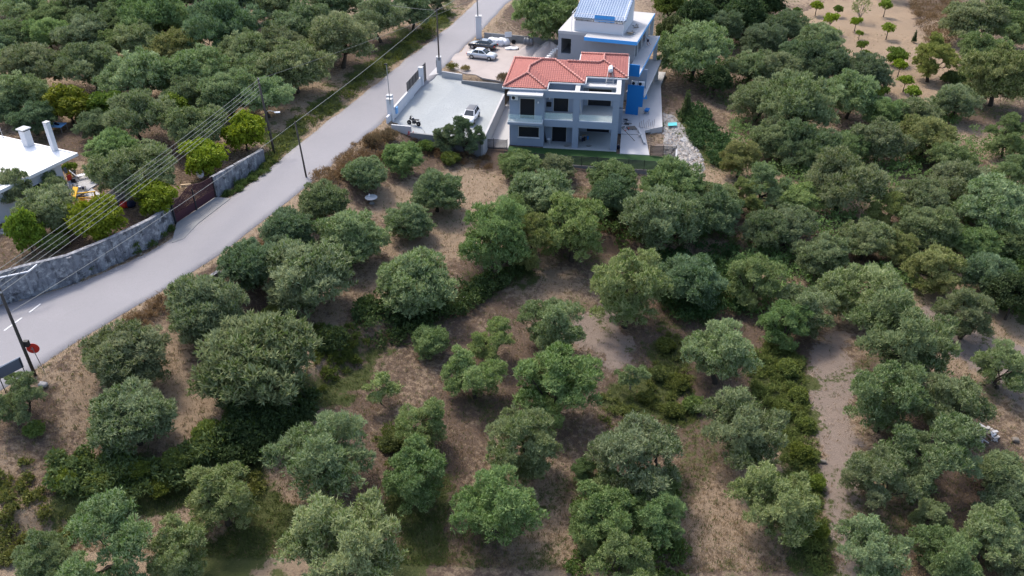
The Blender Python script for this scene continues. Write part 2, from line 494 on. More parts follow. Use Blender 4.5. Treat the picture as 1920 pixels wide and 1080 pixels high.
# ------------------------------------------------------------------ ground
def gpoly(pts):
    return [at(x, y) for x, y in pts]
PATHS = [gpoly(p) for p in (
    [(1241, 214), (1262, 214), (1292, 246), (1314, 285), (1322, 316), (1296, 336), (1262, 314), (1243, 300)],
    [(1522, 640), (1585, 625), (1612, 700), (1588, 780), (1612, 860), (1612, 950), (1600, 1010), (1650, 1100), (1565, 1100), (1548, 960), (1530, 850), (1513, 740)],
    [(1130, 560), (1160, 620), (1180, 680), (1140, 705), (1090, 640), (1085, 575)],
    [(1735, 585), (1800, 590), (1930, 680), (1930, 800), (1850, 720), (1760, 650)])]
ORCH = gpoly([(1488, 28), (1550, 2), (1705, -8), (1722, 60), (1735, 85), (1800, 140), (1765, 202), (1660, 198), (1590, 150), (1572, 100)])
GREENS = [gpoly(p) for p in (
    [(360, 1010), (500, 930), (560, 1000), (540, 1110), (300, 1110)],
    [(1440, 640), (1510, 660), (1516, 760), (1535, 880), (1556, 1000), (1568, 1100), (1500, 1100), (1480, 950), (1450, 800), (1390, 700)],
    [(1240, 610), (1290, 640), (1300, 800), (1250, 800), (1200, 760), (1230, 680)],
    [(490, 330), (560, 265), (640, 200), (720, 140), (800, 75), (860, 25), (840, 0), (740, 70), (640, 150), (560, 210), (500, 260)],
    [(1250, 230), (1320, 200), (1380, 290), (1370, 330), (1300, 300)],
    [(90, 900), (180, 880), (440, 800), (600, 700), (720, 600), (850, 540), (1000, 480), (1000, 510), (860, 580), (720, 660), (600, 770), (450, 900), (220, 1000), (100, 980)],
    [(1210, 470), (1370, 470), (1420, 560), (1300, 610), (1220, 560)],
    [(680, 880), (760, 860), (830, 900), (830, 1100), (740, 1100)],
    [(1160, 700), (1230, 690), (1250, 760), (1180, 800), (1120, 760)],
    [(1870, 480), (1930, 460), (1930, 620), (1850, 560)])]
PALES = [gpoly(p) for p in ([(805, 420), (850, 408), (880, 420), (840, 440)], [(560, 410), (860, 300), (950, 330), (900, 390), (860, 480), (760, 520), (720, 470), (760, 380)],
                            [(80, 700), (310, 620), (400, 760), (300, 860), (330, 740), (150, 790)])]

def axis(a, b, step, lo, hi, big):
    core = list(np.arange(a, b + 1e-6, step))
    pre = list(np.geomspace(1, a - lo + 1, 14)[1:]); post = list(np.geomspace(1, hi - b + 1, 14)[1:])
    return np.array([a + 1 - v for v in reversed(pre)] + core + [b - 1 + v for v in post])
xs = axis(-66, 74, .42, -900, 900, 30)
ys = axis(36, 176, .42, -500, 1400, 30)
GX, GY = np.meshgrid(xs, ys)
GP = np.stack([GX.ravel(), GY.ravel()], 1)
GZ = terrain(GP)
near = np.clip((GZ * 0 + 1), 0, 1)
nx, ny = len(xs), len(ys)
idx = np.arange(nx * ny).reshape(ny, nx)
GF = np.stack([idx[:-1, :-1].ravel(), idx[:-1, 1:].ravel(), idx[1:, 1:].ravel(), idx[1:, :-1].ravel()], 1)

def masks(P):
    g = np.zeros(len(P)); pa = np.zeros(len(P)); og = np.zeros(len(P))
    wob = 1.0 * wavy(P, 4.2, 11) + .7 * wavy(P, 1.6, 12)
    for q in GREENS: g = np.maximum(g, sm((inside(P, q) + 1.1 + wob) / 2.2))
    for q in PATHS: pa = np.maximum(pa, sm((inside(P, q) + 1.2 + .7 * wob) / 2.0))
    og = sm((inside(P, ORCH) + .8 + .6 * wob) / 1.6)
    pl = np.zeros(len(P))
    for q in PALES: pl = np.maximum(pl, sm((inside(P, q) + 1.5 + wob) / 3))
    dR = sdist(P, RR); dL = -sdist(P, RL)
    ver = np.exp(-((np.minimum(np.abs(dR), np.abs(dL)) - .3) / .55) ** 2)
    straw = np.clip(.47 + .33 * wavy(P, 14, 13) + .5 * pl + .8 * ver, 0, 1)
    g = np.maximum(g, .42 * sm((wavy(P, 6, 15) - .25) / .6) * (dL < 0) * (dR > 25))
    # left groves: browner, some green under the trees
    return g * (1 - og), pa, og, straw
g_, p_, o_, s_ = masks(GP)
me = arr_mesh('ground', np.column_stack([GP, GZ]), GF, [], None, True)
ca = me.attributes.new('cover', 'FLOAT_COLOR', 'POINT')
ca.data.foreach_set('color', np.column_stack([g_, p_, o_, s_]).astype(np.float32).ravel())
m, t, p = nodes('dry_earth')
pos = world_pos(t)
at_n = t.nodes.new('ShaderNodeAttribute'); at_n.attribute_name = 'cover'
sp = t.nodes.new('ShaderNodeSeparateColor'); t.links.new(at_n.outputs['Color'], sp.inputs[0])
def thr(sock, nz, w=.45):
    a = t.nodes.new('ShaderNodeMath'); a.operation = 'MULTIPLY_ADD'; a.inputs[1].default_value = 1.0
    s1 = t.nodes.new('ShaderNodeMath'); s1.operation = 'SUBTRACT'; t.links.new(nz, s1.inputs[0]); s1.inputs[1].default_value = .5
    s2 = t.nodes.new('ShaderNodeMath'); s2.operation = 'MULTIPLY'; t.links.new(s1.outputs[0], s2.inputs[0]); s2.inputs[1].default_value = w * 2
    t.links.new(sock, a.inputs[0]); t.links.new(s2.outputs[0], a.inputs[2])
    r = t.nodes.new('ShaderNodeMapRange'); r.interpolation_type = 'SMOOTHSTEP'; r.inputs[1].default_value = .28; r.inputs[2].default_value = .72
    t.links.new(a.outputs[0], r.inputs[0]); return r.outputs[0]
n_a = noise(t, .55, 6, .7, pos, .25, .75); n_b = noise(t, 2.2, 5, .7, pos, .25, .75); n_c = noise(t, 9, 4, .7, pos, .3, .7); n_d = noise(t, 30, 2, .6, pos, .3, .7)
soil = mixc(t, n_a, (.20, .142, .108), (.15, .108, .083))
soil = mixc(t, n_c, soil, (.115, .084, .064))
straw = mixc(t, n_b, (.35, .262, .18), (.25, .183, .128))
straw = mixc(t, n_d, straw, (.42, .32, .225))
c = mixc(t, thr(at_n.outputs['Alpha'], n_b, .5), soil, straw)
pathc = mixc(t, n_b, (.29, .225, .187), (.215, .165, .137))
pathc = mixc(t, n_d, pathc, (.35, .285, .24))
c = mixc(t, thr(sp.outputs[1], n_b, .45), c, pathc)
orc = mixc(t, n_a, (.40, .30, .205), (.31, .225, .155)); orc = mixc(t, n_c, orc, (.36, .265, .18))
c = mixc(t, thr(sp.outputs[2], n_b, .25), c, orc)
gr = mixc(t, n_c, (.085, .105, .038), (.15, .15, .065)); gr = mixc(t, n_a, gr, (.065, .085, .03))
c = mixc(t, thr(sp.outputs[0], n_b, .6), c, gr)
t.links.new(c, p.inputs['Base Color']); p.inputs['Roughness'].default_value = .97; p.inputs['Specular IOR Level'].default_value = .1
b = t.nodes.new('ShaderNodeBump'); b.inputs['Strength'].default_value = .8; b.inputs['Distance'].default_value = .12
hs = t.nodes.new('ShaderNodeMath'); hs.operation = 'ADD'; t.links.new(n_c, hs.inputs[0]); t.links.new(n_d, hs.inputs[1])
t.links.new(hs.outputs[0], b.inputs['Height']); t.links.new(b.outputs[0], p.inputs['Normal'])
me.materials.append(m)
tag(obj('ground', me), kind='structure')

# ------------------------------------------------------------------ road
def resample(line, step):
    P = [np.array(q[:2]) for q in line]
    out = []
    for a, b in zip(P[:-1], P[1:]):
        n = max(1, int(np.linalg.norm(b - a) / step))
        out += [a + (b - a) * i / n for i in range(n)]
    out.append(P[-1]); return np.array(out)
def smooth_line(L, k=9):
    pad = np.concatenate([np.repeat(L[:1], k, 0), L, np.repeat(L[-1:], k, 0)])
    ker = np.ones(2 * k + 1) / (2 * k + 1)
    return np.stack([np.convolve(pad[:, i], ker, 'valid') for i in (0, 1)], 1)
rl = smooth_line(resample(RL, .6)); rr = smooth_line(resample(RR, .6))
nR = 420
def bylen(L, n):
    d = np.concatenate([[0], np.cumsum(np.linalg.norm(np.diff(L, axis=0), axis=1))])
    tt = np.linspace(0, d[-1], n)
    return np.stack([np.interp(tt, d, L[:, i]) for i in (0, 1)], 1)
rl = bylen(rl, nR); rr = bylen(rr, nR)
rng = np.random.RandomState(2)
jit = lambda: np.convolve(rng.randn(nR + 8), np.ones(5) / 5, 'same')[4:4 + nR, None] * .22
across = (rl - rr) / np.linalg.norm(rl - rr, axis=1)[:, None]
rl2 = rl + across * jit(); rr2 = rr + across * jit()
V = []
for k in range(9):
    f = k / 8
    q = rr2 * (1 - f) + rl2 * f
    V.append(np.column_stack([q, np.full(nR, .03 + .05 * math.sin(math.pi * f))]))
V.append(np.column_stack([rr2 - across * .06, np.full(nR, -.12)])); V.append(np.column_stack([rl2 + across * .06, np.full(nR, -.12)]))
V = np.concatenate(V)
F = []
for k in range(8):
    for i in range(nR - 1):
        F.append((k * nR + i, k * nR + i + 1, (k + 1) * nR + i + 1, (k + 1) * nR + i))
for i in range(nR - 1):
    F.append((9 * nR + i, 9 * nR + i + 1, i + 1, i)); F.append((8 * nR + i, 8 * nR + i + 1, 10 * nR + i + 1, 10 * nR + i))
road = tag(obj('road', arr_mesh('road', V, F, M['asphalt'], None, True)), kind='structure')
mk = pm('worn_road_paint', (.62, .62, .62), (.45, .45, .45), 5, .8)
for a, bb in (((76, 570), (55, 586)), ((41, 596), (8, 620))):
    A = un(*a, .07); B = un(*bb, .07)
    mb = MB(); mb.bar((A[0], A[1], .08), (B[0], B[1], .08), .16, .02); mb.build('road_marking', mk, road)

# forecourt strips of concrete in front of the maroon gate and the parking gate
def slab(name, px, z, th, mat, kind='structure'):
    P = [un(x, y, z) for x, y in px]
    mb = MB().prism([(q[0], q[1]) for q in P], z - th, z)
    return tag(mb.build(name, mat), kind=kind)
slab('gate_apron', [(331, 418), (404, 369), (432, 372), (372, 418), (345, 447), (322, 455)], .09, .3, M['raw_conc'])

# ------------------------------------------------------------------ parking court
pk = [(795, 141, -.03), (827, 137, -.03), (866, 149, -.25), (946, 172.5, -1.0), (906, 266, -1.0), (769, 247, -.35), (735, 231, -.2)]
PKW = [un(x, y, z) for x, y, z in pk]
mb = MB(); mb.prism([(q[0], q[1]) for q in PKW], [q[2] - .35 for q in PKW], [q[2] for q in PKW])
tag(mb.build('parking_slab', M['screed2']), kind='structure')
apr = [un(x, y, .05) for x, y in [(797, 143), (826, 138), (815, 122), (760, 165)]]
mb = MB(); mb.prism([(q[0], q[1]) for q in apr], -.2, .052); tag(mb.build('gate_threshold', M['screed']), kind='structure')

def wall_run(name, pts, th, mat, label, cat='wall', side=0):
    """pts: (x, y, z bottom, z top); a wall along them"""
    o = empty(name, pts[0][:3], 0, label, cat)
    for a, b in zip(pts[:-1], pts[1:]):
        A = np.array(a[:2]); B = np.array(b[:2]); d = (B - A) / np.linalg.norm(B - A); n = np.array([-d[1], d[0]]) * th
        p0, p1 = A + n * side, B + n * side; q0, q1 = p0 + n, p1 + n
        mb = MB().hexa([(*p0, a[2]), (*p1, b[2]), (*q1, b[2]), (*q0, a[2]), (*p0, a[3]), (*p1, b[3]), (*q1, b[3]), (*q0, a[3])])
        mb.build('wall_panel', mat, o, world=True)
    return o
def W_(px, py, z, zb, zt=None):
    q = un(px, py, z); return (q[0], q[1], zb, z if zt is None else zt)
wall_run('parking_wall', [W_(769, 249, -.15, -4.2), W_(906, 265, -.8, -5.2)], .25, M['raw_conc'], 'long low concrete retaining wall along the plot side of the pale parking court')
wall_run('corner_wall', [W_(733, 234, .45, -3.0), W_(770, 237.5, .45, -4.2)], .25, M['old_white'], 'short taller concrete wall block behind the motorbike at the parking corner')
wall_run('passage_wall', [W_(906, 264, -.7, -4.9), W_(946.5, 176, -.75, -3.2)], .28, M['screed'], 'concrete retaining wall between the parking court and the lower house passage')
wall_run('yard_wall', [W_(828, 134, .75, -.6), W_(866, 140, .55, -.6)], .3, M['screed'], 'short thick concrete wall beside the grey gate pillar with a pole')
wall_run('yard_retaining_wall', [W_(865, 151, .1, -1.2), W_(946, 158, .15, -1.6)], .25, M['raw_conc'], 'tapering concrete wall between the parking court and the dusty building yard')
# white road wall of the parking court, with dark louvred panels
rw = empty('road_wall', un(745, 222, 0), 0, 'white roadside wall of the parking court topped by dark louvre panels', 'wall')
A = un(739, 222, 0)[:2]; B = un(791, 161, 0)[:2]
dd_ = (B - A) / np.linalg.norm(B - A); nn_ = np.array([-dd_[1], dd_[0]])
Lw = np.linalg.norm(B - A)
def along(s, off=0, A=A, dd_=dd_, nn_=nn_): return A + dd_ * s + nn_ * off
def seg(mb, s0, s1, o0, o1, z0, z1):
    p = [along(s0, o0), along(s1, o0), along(s1, o1), along(s0, o1)]
    return mb.hexa([(*q, z0) for q in p] + [(*q, z1) for q in p])
npan = 6
for i in range(npan):
    mb = MB(); seg(mb, Lw * i / npan + .02, Lw * (i + 1) / npan - .02, 0, .2, -1.2, 1.25 if i else 1.1); mb.build('wall_panel', M['white_wall'], rw, world=True)
mb = MB(); seg(mb, 0, Lw, -.03, .25, 1.26, 1.33); mb.build('coping', M['old_white'], rw, world=True)
for i in range(4):
    s0 = Lw * .50 + i * Lw * .108
    fr = MB()
    seg(fr, s0, s0 + .06, .07, .13, 1.34, 2.55); seg(fr, s0 + Lw * .1 - .06, s0 + Lw * .1, .07, .13, 1.34, 2.55); seg(fr, s0, s0 + Lw * .1, .07, .13, 2.56, 2.62)
    f_o = fr.build('louvre_frame', M['darkmetal'], rw, world=True)
    for k in range(7):
        mb = MB(); seg(mb, s0 + .062, s0 + Lw * .1 - .062, .085, .115, 1.37 + k * .168, 1.50 + k * .168); mb.build('slat', M['darkmetal'], f_o, world=True)
tw = empty('gate_post', along(Lw + .1, .1).tolist() + [0], 0, 'white square gate post at the far end of the white roadside wall', 'gate post')
mb = MB(); seg(mb, Lw + .02, Lw + .65, -.15, .45, -.5, 2.5); mb.build('shaft', M['white_wall'], tw, world=True, bevel=.02)
mb = MB(); seg(mb, Lw - .02, Lw + .7, -.2, .5, 2.51, 2.6); mb.build('cap', M['old_white'], tw, world=True, bevel=.02)
gp = empty('gate_leaf', along(Lw + 1.2, .1).tolist() + [0], 0, 'narrow dark louvred gate leaf beyond the white square gate post', 'gate')
fr = MB(); s0 = Lw + .8
seg(fr, s0, s0 + .07, .05, .12, .1, 2.5); seg(fr, s0 + 1.5, s0 + 1.57, .05, .12, .1, 2.5); seg(fr, s0, s0 + 1.57, .05, .12, 2.51, 2.58); seg(fr, s0, s0 + 1.57, .05, .12, .03, .09)
fr.build('gate_frame', M['darkmetal'], gp, world=True)
for k in range(11):
    mb = MB(); seg(mb, s0 + .08, s0 + 1.49, .07, .1, .15 + k * .213, .32 + k * .213); mb.build('slat', M['darkmetal'], gp, world=True)
# twin white service pillars with meter box at the near end
pl_ = empty('service_pillar', un(733, 232, 0), 0, 'tall white double pillar with meter box beside the motorbike', 'pillar')
for s0, o0, hh in ((-.75, -.1, 2.75), (-.05, .12, 2.95)):
    mb = MB(); seg(mb, s0, s0 + .62, o0, o0 + .7, -1.5, hh); mb.build('pillar_shaft', M['white_wall'], pl_, world=True, bevel=.03)
    mb = MB(); seg(mb, s0 - .04, s0 + .66, o0 - .04, o0 + .74, hh + .01, hh + .1); mb.build('cap', M['old_white'], pl_, world=True, bevel=.02)
mb = MB(); seg(mb, .62, 1.25, -.2, .0, .35, 1.2); mb.build('meter_box', M['paleblue'], pl_, world=True, bevel=.02)
lw = empty('stub_wall', along(-1.3).tolist() + [0], 0, 'white stub wall on the road side of the white double pillar', 'wall')
mb = MB(); seg(mb, -2.0, -.8, .1, .35, -1.0, .95); mb.build('wall_panel', M['white_wall'], lw, world=True)
# ------------------------------------------------------------------ foliage
def leaf_cloud(rng, clumps, n, L, Wd, up=.5, jit=.45, curl=.0, shell=.75):
    """clumps: (x, y, z, r, rz). Returns vertices, quads, tint. Leaf blades stand out of each clump's surface."""
    cl = np.array(clumps, float)
    wt = cl[:, 3] ** 2; wt /= wt.sum()
    k = rng.choice(len(cl), n, p=wt)
    d = rng.randn(n, 3); d /= np.linalg.norm(d, axis=1)[:, None]
    d[:, 2] = np.where(d[:, 2] < -.25, -d[:, 2] * .7, d[:, 2])
    rad = shell + (1.06 - shell) * rng.rand(n) ** .6
    inner = rng.rand(n) < .16
    rad = np.where(inner, rng.rand(n) ** .5 * shell, rad)
    # tufts: blades gather in sprays
    ns = max(40, n // 9)
    sp = rng.randint(0, ns, n)
    sd_ = rng.randn(ns, 3); sd_ /= np.linalg.norm(sd_, axis=1)[:, None]
    sd_[:, 2] = np.where(sd_[:, 2] < -.3, -sd_[:, 2] * .7, sd_[:, 2])
    tuft = rng.rand(n) < .7
    sk = rng.choice(len(cl), ns, p=wt)
    d = np.where(tuft[:, None], sd_[sp] + rng.randn(n, 3) * .10, d); d /= np.linalg.norm(d, axis=1)[:, None]
    k = np.where(tuft, sk[sp], k)
    srad = rng.rand(ns) * .2 + .45 * (rng.rand(ns) < .07)
    rad = np.where(tuft & ~inner, rad + srad[sp] - .06, rad)
    c = cl[k]
    pos = c[:, :3] + d * (c[:, 3] * rad)[:, None] * np.stack([np.ones(n), np.ones(n), c[:, 4]], 1)
    ax = d * .55 + rng.randn(n, 3) * (jit + .12) + np.array([0, 0, up * .75]); ax /= np.linalg.norm(ax, axis=1)[:, None]
    sd2 = np.cross(ax, rng.randn(n, 3)); sd2 /= np.linalg.norm(sd2, axis=1)[:, None] + 1e-9
    # let blades lie rather on than across the surface
    nrm = np.cross(ax, sd2)
    flip = (nrm * (d + np.array([0, 0, .4]))).sum(1) < 0
    sd2 = np.where((flip & (rng.rand(n) < .82))[:, None], -sd2, sd2)
    ln = L * (.6 + .8 * rng.rand(n)); wd = Wd * (.7 + .6 * rng.rand(n))
    b = pos - ax * (ln * .3)[:, None]; tpt = pos + ax * (ln * .7)[:, None]
    mid = pos + ax * (ln * .12)[:, None]
    V = np.empty((n, 4, 3))
    V[:, 0] = b; V[:, 1] = mid + sd2 * wd[:, None] * .5; V[:, 2] = tpt; V[:, 3] = mid - sd2 * wd[:, None] * .5
    ctint = rng.rand(len(cl)); stint = rng.rand(ns)
    lt = cl[:, 5] if cl.shape[1] > 5 else rng.rand(len(cl))
    tint = .38 * lt[k] + .3 * ctint[k] + .2 * np.where(tuft, stint[sp], rng.rand(n)) + .2 * rng.rand(n)
    tint = np.clip((tint - .5) * 1.25 + .5, 0, 1)
    return V.reshape(-1, 3), np.arange(4 * n).reshape(n, 4), tint

def dome(rng, n, rx, rz, zc, r0, r1, low=-.35, hole=.0, flat=.85):
    """clump centres spread over an ellipsoid, pushed apart"""
    out = []
    tries = 0
    while len(out) < n and tries < 6000:
        tries += 1
        d = rng.randn(3); d /= np.linalg.norm(d)
        if d[2] < low: continue
        q = rng.uniform(.55, 1.0)
        r = rng.uniform(r0, r1)
        p = np.array([d[0] * (rx - r * .8) * q, d[1] * (rx - r * .8) * q, zc + d[2] * (rz - r * .6) * q])
        if all(np.linalg.norm(p - o_[:3]) > (r + o_[3]) * (.48 + hole) for o_ in out) or tries > 4500:
            out.append(np.array([*p, r, flat]))
    return out

def lobed(rng, n, rx, rz, zc, r0, r1, low, hole, s0=.26, s1=.44, per=12, flat=.9):
    """big leaf masses, each broken into small puffs on its outer and upper side"""
    lobes = dome(rng, n, rx * .97, rz, zc, r0, r1, low, hole, flat)
    out = []
    for L_ in lobes:
        c = L_[:3]; r = L_[3]
        lt = rng.rand()
        out.append(np.array([*c, r * .62, flat, lt]))
        dirs = []
        for _ in range(200):
            if len(dirs) >= per: break
            d = rng.randn(3) + np.array([c[0], c[1], (c[2] - zc) + .25]) * 1.0; d /= np.linalg.norm(d)
            if d[2] < -.5 or any(d @ e > .8 for e in dirs): continue
            dirs.append(d)
            q = r * rng.uniform(s0, s1)
            out.append(np.array([*(c + d * np.array([1, 1, flat]) * r * rng.uniform(.72, 1.12)), q, rng.uniform(.8, 1.05), lt]))
    return out, lobes

def limb_mesh(rng, clumps, trunk_h, tr, zfrac=.55, n_main=4, lean=(0, 0), mat='bark'):
    mb = MB()
    top = Vector((lean[0], lean[1], trunk_h))
    mb.tube([(0, 0, -.25), (lean[0] * .15, lean[1] * .1, trunk_h * .15), (lean[0] * .6 + tr * .3, lean[1] * .6, trunk_h * .6), top], [tr * 1.7, tr * 1.15, tr * .9, tr * .8], 7)
    cl = sorted(clumps, key=lambda c: math.atan2(c[1], c[0]))
    groups = [cl[i::1] for i in range(1)]
    per = max(1, len(cl) // n_main)
    for i in range(0, len(cl), per):
        g = cl[i:i + per]
        m = np.mean([c[:3] for c in g], axis=0)
        fork = top.lerp(Vector(m), .5) - Vector((0, 0, .12 * trunk_h))
        mid = top.lerp(fork, .5) + Vector(rng.randn(3) * tr * .6)
        mb.tube([top, mid, fork], [tr * .7, tr * .5, tr * .42], 6)
        for c in g:
            e = Vector(c[:3]) - Vector((0, 0, c[3] * .3)); mm = fork.lerp(e, .5) + Vector(rng.randn(3) * c[3] * .18)
            mb.tube([fork, mm, e], [tr * .36, tr * .24, tr * .1], 5)
            for _ in range(2):
                e2 = Vector(c[:3]) + Vector(rng.randn(3) * c[3] * .5); mb.tube([mm, mm.lerp(e2, .6) + Vector(rng.randn(3) * c[3] * .1), e2], [tr * .15, tr * .1, tr * .04], 4)
    me_o = mb.build('trunk', M[mat], None, smooth=True)
    me_ = me_o.data; bpy.data.objects.remove(me_o)
    return me_

VAR = {}
def variant(kind, seed, nomR, n, clumps, L, Wd, th, tr, leaf='leaf_olive', up=.5, jit=.38, nm=4, lean=(0, 0), bark='bark', hc=.8, limbs=None):
    rng = np.random.RandomState(seed)
    V, F, T = leaf_cloud(rng, clumps, n, L / nomR, Wd / nomR, up, jit)
    me_ = arr_mesh('crown', V, F, M[leaf], T)
    tk = limb_mesh(rng, limbs if limbs is not None else clumps, th, tr, n_main=nm, lean=lean, mat=bark)
    fn = np.percentile(np.hypot(V[:, 0], V[:, 1]), 97.5)
    VAR.setdefault(kind, []).append((me_, tk, hc / fn, fn))

for s_ in range(4):      # dense rounded olives of the plot, branches down to the ground
    rng = np.random.RandomState(100 + s_)
    cl, lb = lobed(rng, 16, 1.0, .76, .74, .28, .44, -.75, .02, .25, .42, 13, .95)
    variant('D', s_, 3.0, 36000, cl, .32, .082, .35, .06, up=.8, nm=5, hc=.74, limbs=lb)
for s_ in range(5):      # broad grove olives
    rng = np.random.RandomState(200 + s_)
    cl, lb = lobed(rng, 11, 1.0, .66, .76, .28, .46, -.6, .10, .25, .42, 12, .9)
    variant('G', 10 + s_, 4.0, 32000, cl, .36, .095, .42, .055, up=.75, lean=(.1 * (s_ - 1), .06), hc=.76, limbs=lb)
for s_ in range(6):      # open, pruned olives with gaps between the leaf masses
    rng = np.random.RandomState(300 + s_)
    cl, lb = lobed(rng, 9 + s_ % 4, 1.0, .86, .86, .20, .40, -.9, .30, .26, .46, 12, .95)
    variant('O', 20 + s_, 3.6, 32000, cl, .29, .072, .42, .06, up=.9, lean=(.12 * (s_ - 2), .08 * (s_ % 2)), hc=.86, limbs=lb)
for s_ in range(2):      # thin small trees
    rng = np.random.RandomState(400 + s_)
    cl = dome(rng, 9, 1.0, .75, 1.05, .17, .32, -.5, .2, .8)
    variant('T', 30 + s_, 2.2, 4200, cl, .34, .08, .6, .045, up=.5, nm=3, hc=1.05, bark='palebark' if s_ else 'bark')
for s_ in range(3):      # citrus with broad bright leaves
    rng = np.random.RandomState(500 + s_)
    cl = dome(rng, 22, 1.0, .86, .84, .22, .42, -.85, .05, .95)
    variant('C', 40 + s_, 2.4, 7000, cl, .34, .18, .3, .05, 'leaf_citrus', up=.15, jit=.8, hc=.84)
for s_ in range(2):      # dark evergreens
    rng = np.random.RandomState(600 + s_)
    cl = dome(rng, 26, 1.0, 1.0, 1.05, .22, .38, -.6, .02, 1.0)
    variant('K', 50 + s_, 3.5, 15000, cl, .42, .17, .5, .05, 'leaf_dark', up=.25, jit=.6, hc=1.05)
for s_ in range(2):      # little orchard trees on a bare stem
    rng = np.random.RandomState(700 + s_)
    cl = dome(rng, 10, 1.0, .72, 1.5, .3, .45, -.4, .02, .9)
    variant('S', 60 + s_, 1.1, 1500, cl, .26, .15, 1.0, .06, 'leaf_citrus', up=.2, jit=.7, nm=3, hc=1.5)
for s_ in range(2):      # low shrubs
    rng = np.random.RandomState(800 + s_)
    cl = dome(rng, 14, 1.0, .62, .42, .24, .42, -.4, .03, .9)
    variant('B', 70 + s_, 1.6, 6500, cl, .32, .12, .2, .04, 'leaf_bramble', up=.45, jit=.6, hc=.42)
rng = np.random.RandomState(900)     # a narrow conifer sapling
variant('N', 80, 1.0, 2600, [(0, 0, .5 + .42 * i, .62 * (1 - i / 9.5) + .08, .9) for i in range(9)], .3, .07, .6, .06, 'leaf_dark', up=.2, hc=2.1)
rng = np.random.RandomState(901)     # twiggy half-bare tree
variant('W', 81, 2.0, 900, dome(rng, 16, 1.0, .9, 1.15, .2, .3, -.5, .1, .9), .3, .09, .3, .045, up=.5, nm=7, hc=1.15, bark='palebark')

TINTS = {'n': (1.08, 1.0, .94), 's': (1.26, 1.2, 1.12), 'g': (1.02, 1.08, .82), 'd': (.74, .78, .76), 'y': (1.3, 1.2, .62), 'b': (1.30, 1.24, .95), 'o': (1.18, 1.0, .72), 'p': (1.45, 1.35, 1.2)}
trng = np.random.RandomState(77)
PLACED = []
def tree(px, py, w, kind, tint, label, cat='tree', name=None, group=None, zs=None):
    vs = VAR[kind]
    me_, tk, hc, fn = vs[trng.randint(len(vs))]
    r_ = 3.0
    for _ in range(3):
        base = at(px, py, hc * r_ * (zs or 1))
        r_ = w * .5 / pxm(base + np.array([0, 0, hc * r_ * (zs or 1)]))
    nm = name or {'D': 'olive_tree', 'G': 'olive_tree', 'O': 'olive_tree', 'T': 'young_tree', 'C': 'citrus_tree', 'K': 'evergreen_tree', 'S': 'orchard_tree', 'B': 'shrub', 'N': 'conifer', 'W': 'bare_tree'}[kind]
    base[2] = terrain(base[None, :])[0]
    e = empty(nm, base, trng.uniform(0, 6.28), label, cat, group)
    k = r_ * (1.10 if kind == 'G' else 1.0) / fn
    e.scale = (k, k, k * (zs or trng.uniform(.92, 1.08)))
    c_ = obj('crown', me_, e); t_ = obj('trunk', tk, e)
    tc = np.array(TINTS[tint]) * trng.uniform(.9, 1.1) * (1 + trng.uniform(-.05, .05, 3))
    c_.color = (*tc, 1)
    PLACED.append((base[0], base[1], r_))
    return e
GR = 'olives of the grove left of the road'
def row(name, items, group, kind='G'):
    ords = ['first', 'second', 'third', 'fourth', 'fifth', 'sixth', 'seventh', 'eighth', 'ninth', 'tenth', 'eleventh', 'twelfth']
    for i, it in enumerate(items):
        px, py, w, tint = it[:4]
        adj = {'n': 'grey-green', 's': 'silvery', 'g': 'fresh green', 'd': 'dark', 'y': 'yellowish', 'b': 'bright green', 'o': 'olive-brown', 'p': 'pale silvery'}[tint]
        tree(px, py, w, it[4] if len(it) > 4 else kind, tint, f'{adj} olive tree, {ords[i]} from left in {name}', group=group)
# --- upper left grove, row by row
row('the topmost grove row left of the road', [(8, 8, 58, 'n'), (53, 24, 84, 's'), (155, 8, 100, 'n'), (272, 8, 108, 'g'), (352, -4, 70, 'd'), (440, 6, 112, 'd'), (515, 20, 86, 'n'), (630, 12, 90, 'd'), (772, 26, 78, 'd'), (815, -2, 56, 'd')], GR)
row('the second grove row left of the road', [(93, 40, 72, 'g'), (150, 42, 70, 'n'), (215, 40, 76, 'n'), (292, 44, 122, 'g'), (418, 62, 132, 'd'), (565, 56, 112, 'n'), (712, 44, 92, 'n')], GR)
row('the third grove row left of the road', [(2, 92, 60, 'd'), (28, 70, 78, 'n'), (92, 70, 76, 'g'), (158, 76, 88, 'n'), (208, 86, 70, 'g'), (268, 84, 88, 's'), (328, 100, 92, 'o'), (456, 108, 98, 'n'), (520, 96, 96, 'n'), (638, 80, 120, 'n')], GR)
row('the fourth grove row left of the road', [(22, 122, 70, 's'), (72, 128, 112, 'n'), (172, 132, 114, 'n'), (256, 152, 118, 's'), (362, 136, 118, 's'), (474, 142, 96, 'n'), (552, 128, 122, 'n')], GR)
row('the lowest grove row left of the road', [(38, 180, 100, 's'), (352, 180, 82, 'n'), (430, 180, 104, 'n'), (500, 186, 92, 's')], GR)
tree(127, 196, 88, 'C', 'o', 'dark loquat tree with yellowish tips behind the white-roofed house', name='loquat_tree')
tree(198, 198, 74, 'C', 'd', 'deep green leafy tree beside the loquat behind the white-roofed house', name='fruit_tree')
tree(256, 196, 52, 'C', 'n', 'small bright citrus top rising behind a silvery olive in the back garden')
tree(326, 202, 64, 'C', 'g', 'bright citrus tree between the back garden olives and the grove')
tree(178, 238, 66, 'G', 'd', 'dark small olive just behind the tall white chimneys')
tree(262, 228, 112, 'G', 'n', 'broad olive in the back garden with bright citrus behind it')
tree(368, 246, 104, 'G', 'n', 'olive tree behind the overhead wires between two bright citrus trees')
tree(458, 250, 82, 'C', 'y', 'bright yellow-green citrus tree at the far end of the road wall')
tree(62, 226, 74, 'G', 'd', 'dark olive tree behind the left white chimney')
tree(10, 214, 60, 'G', 'd', 'dark olive half out of frame behind the white roof')
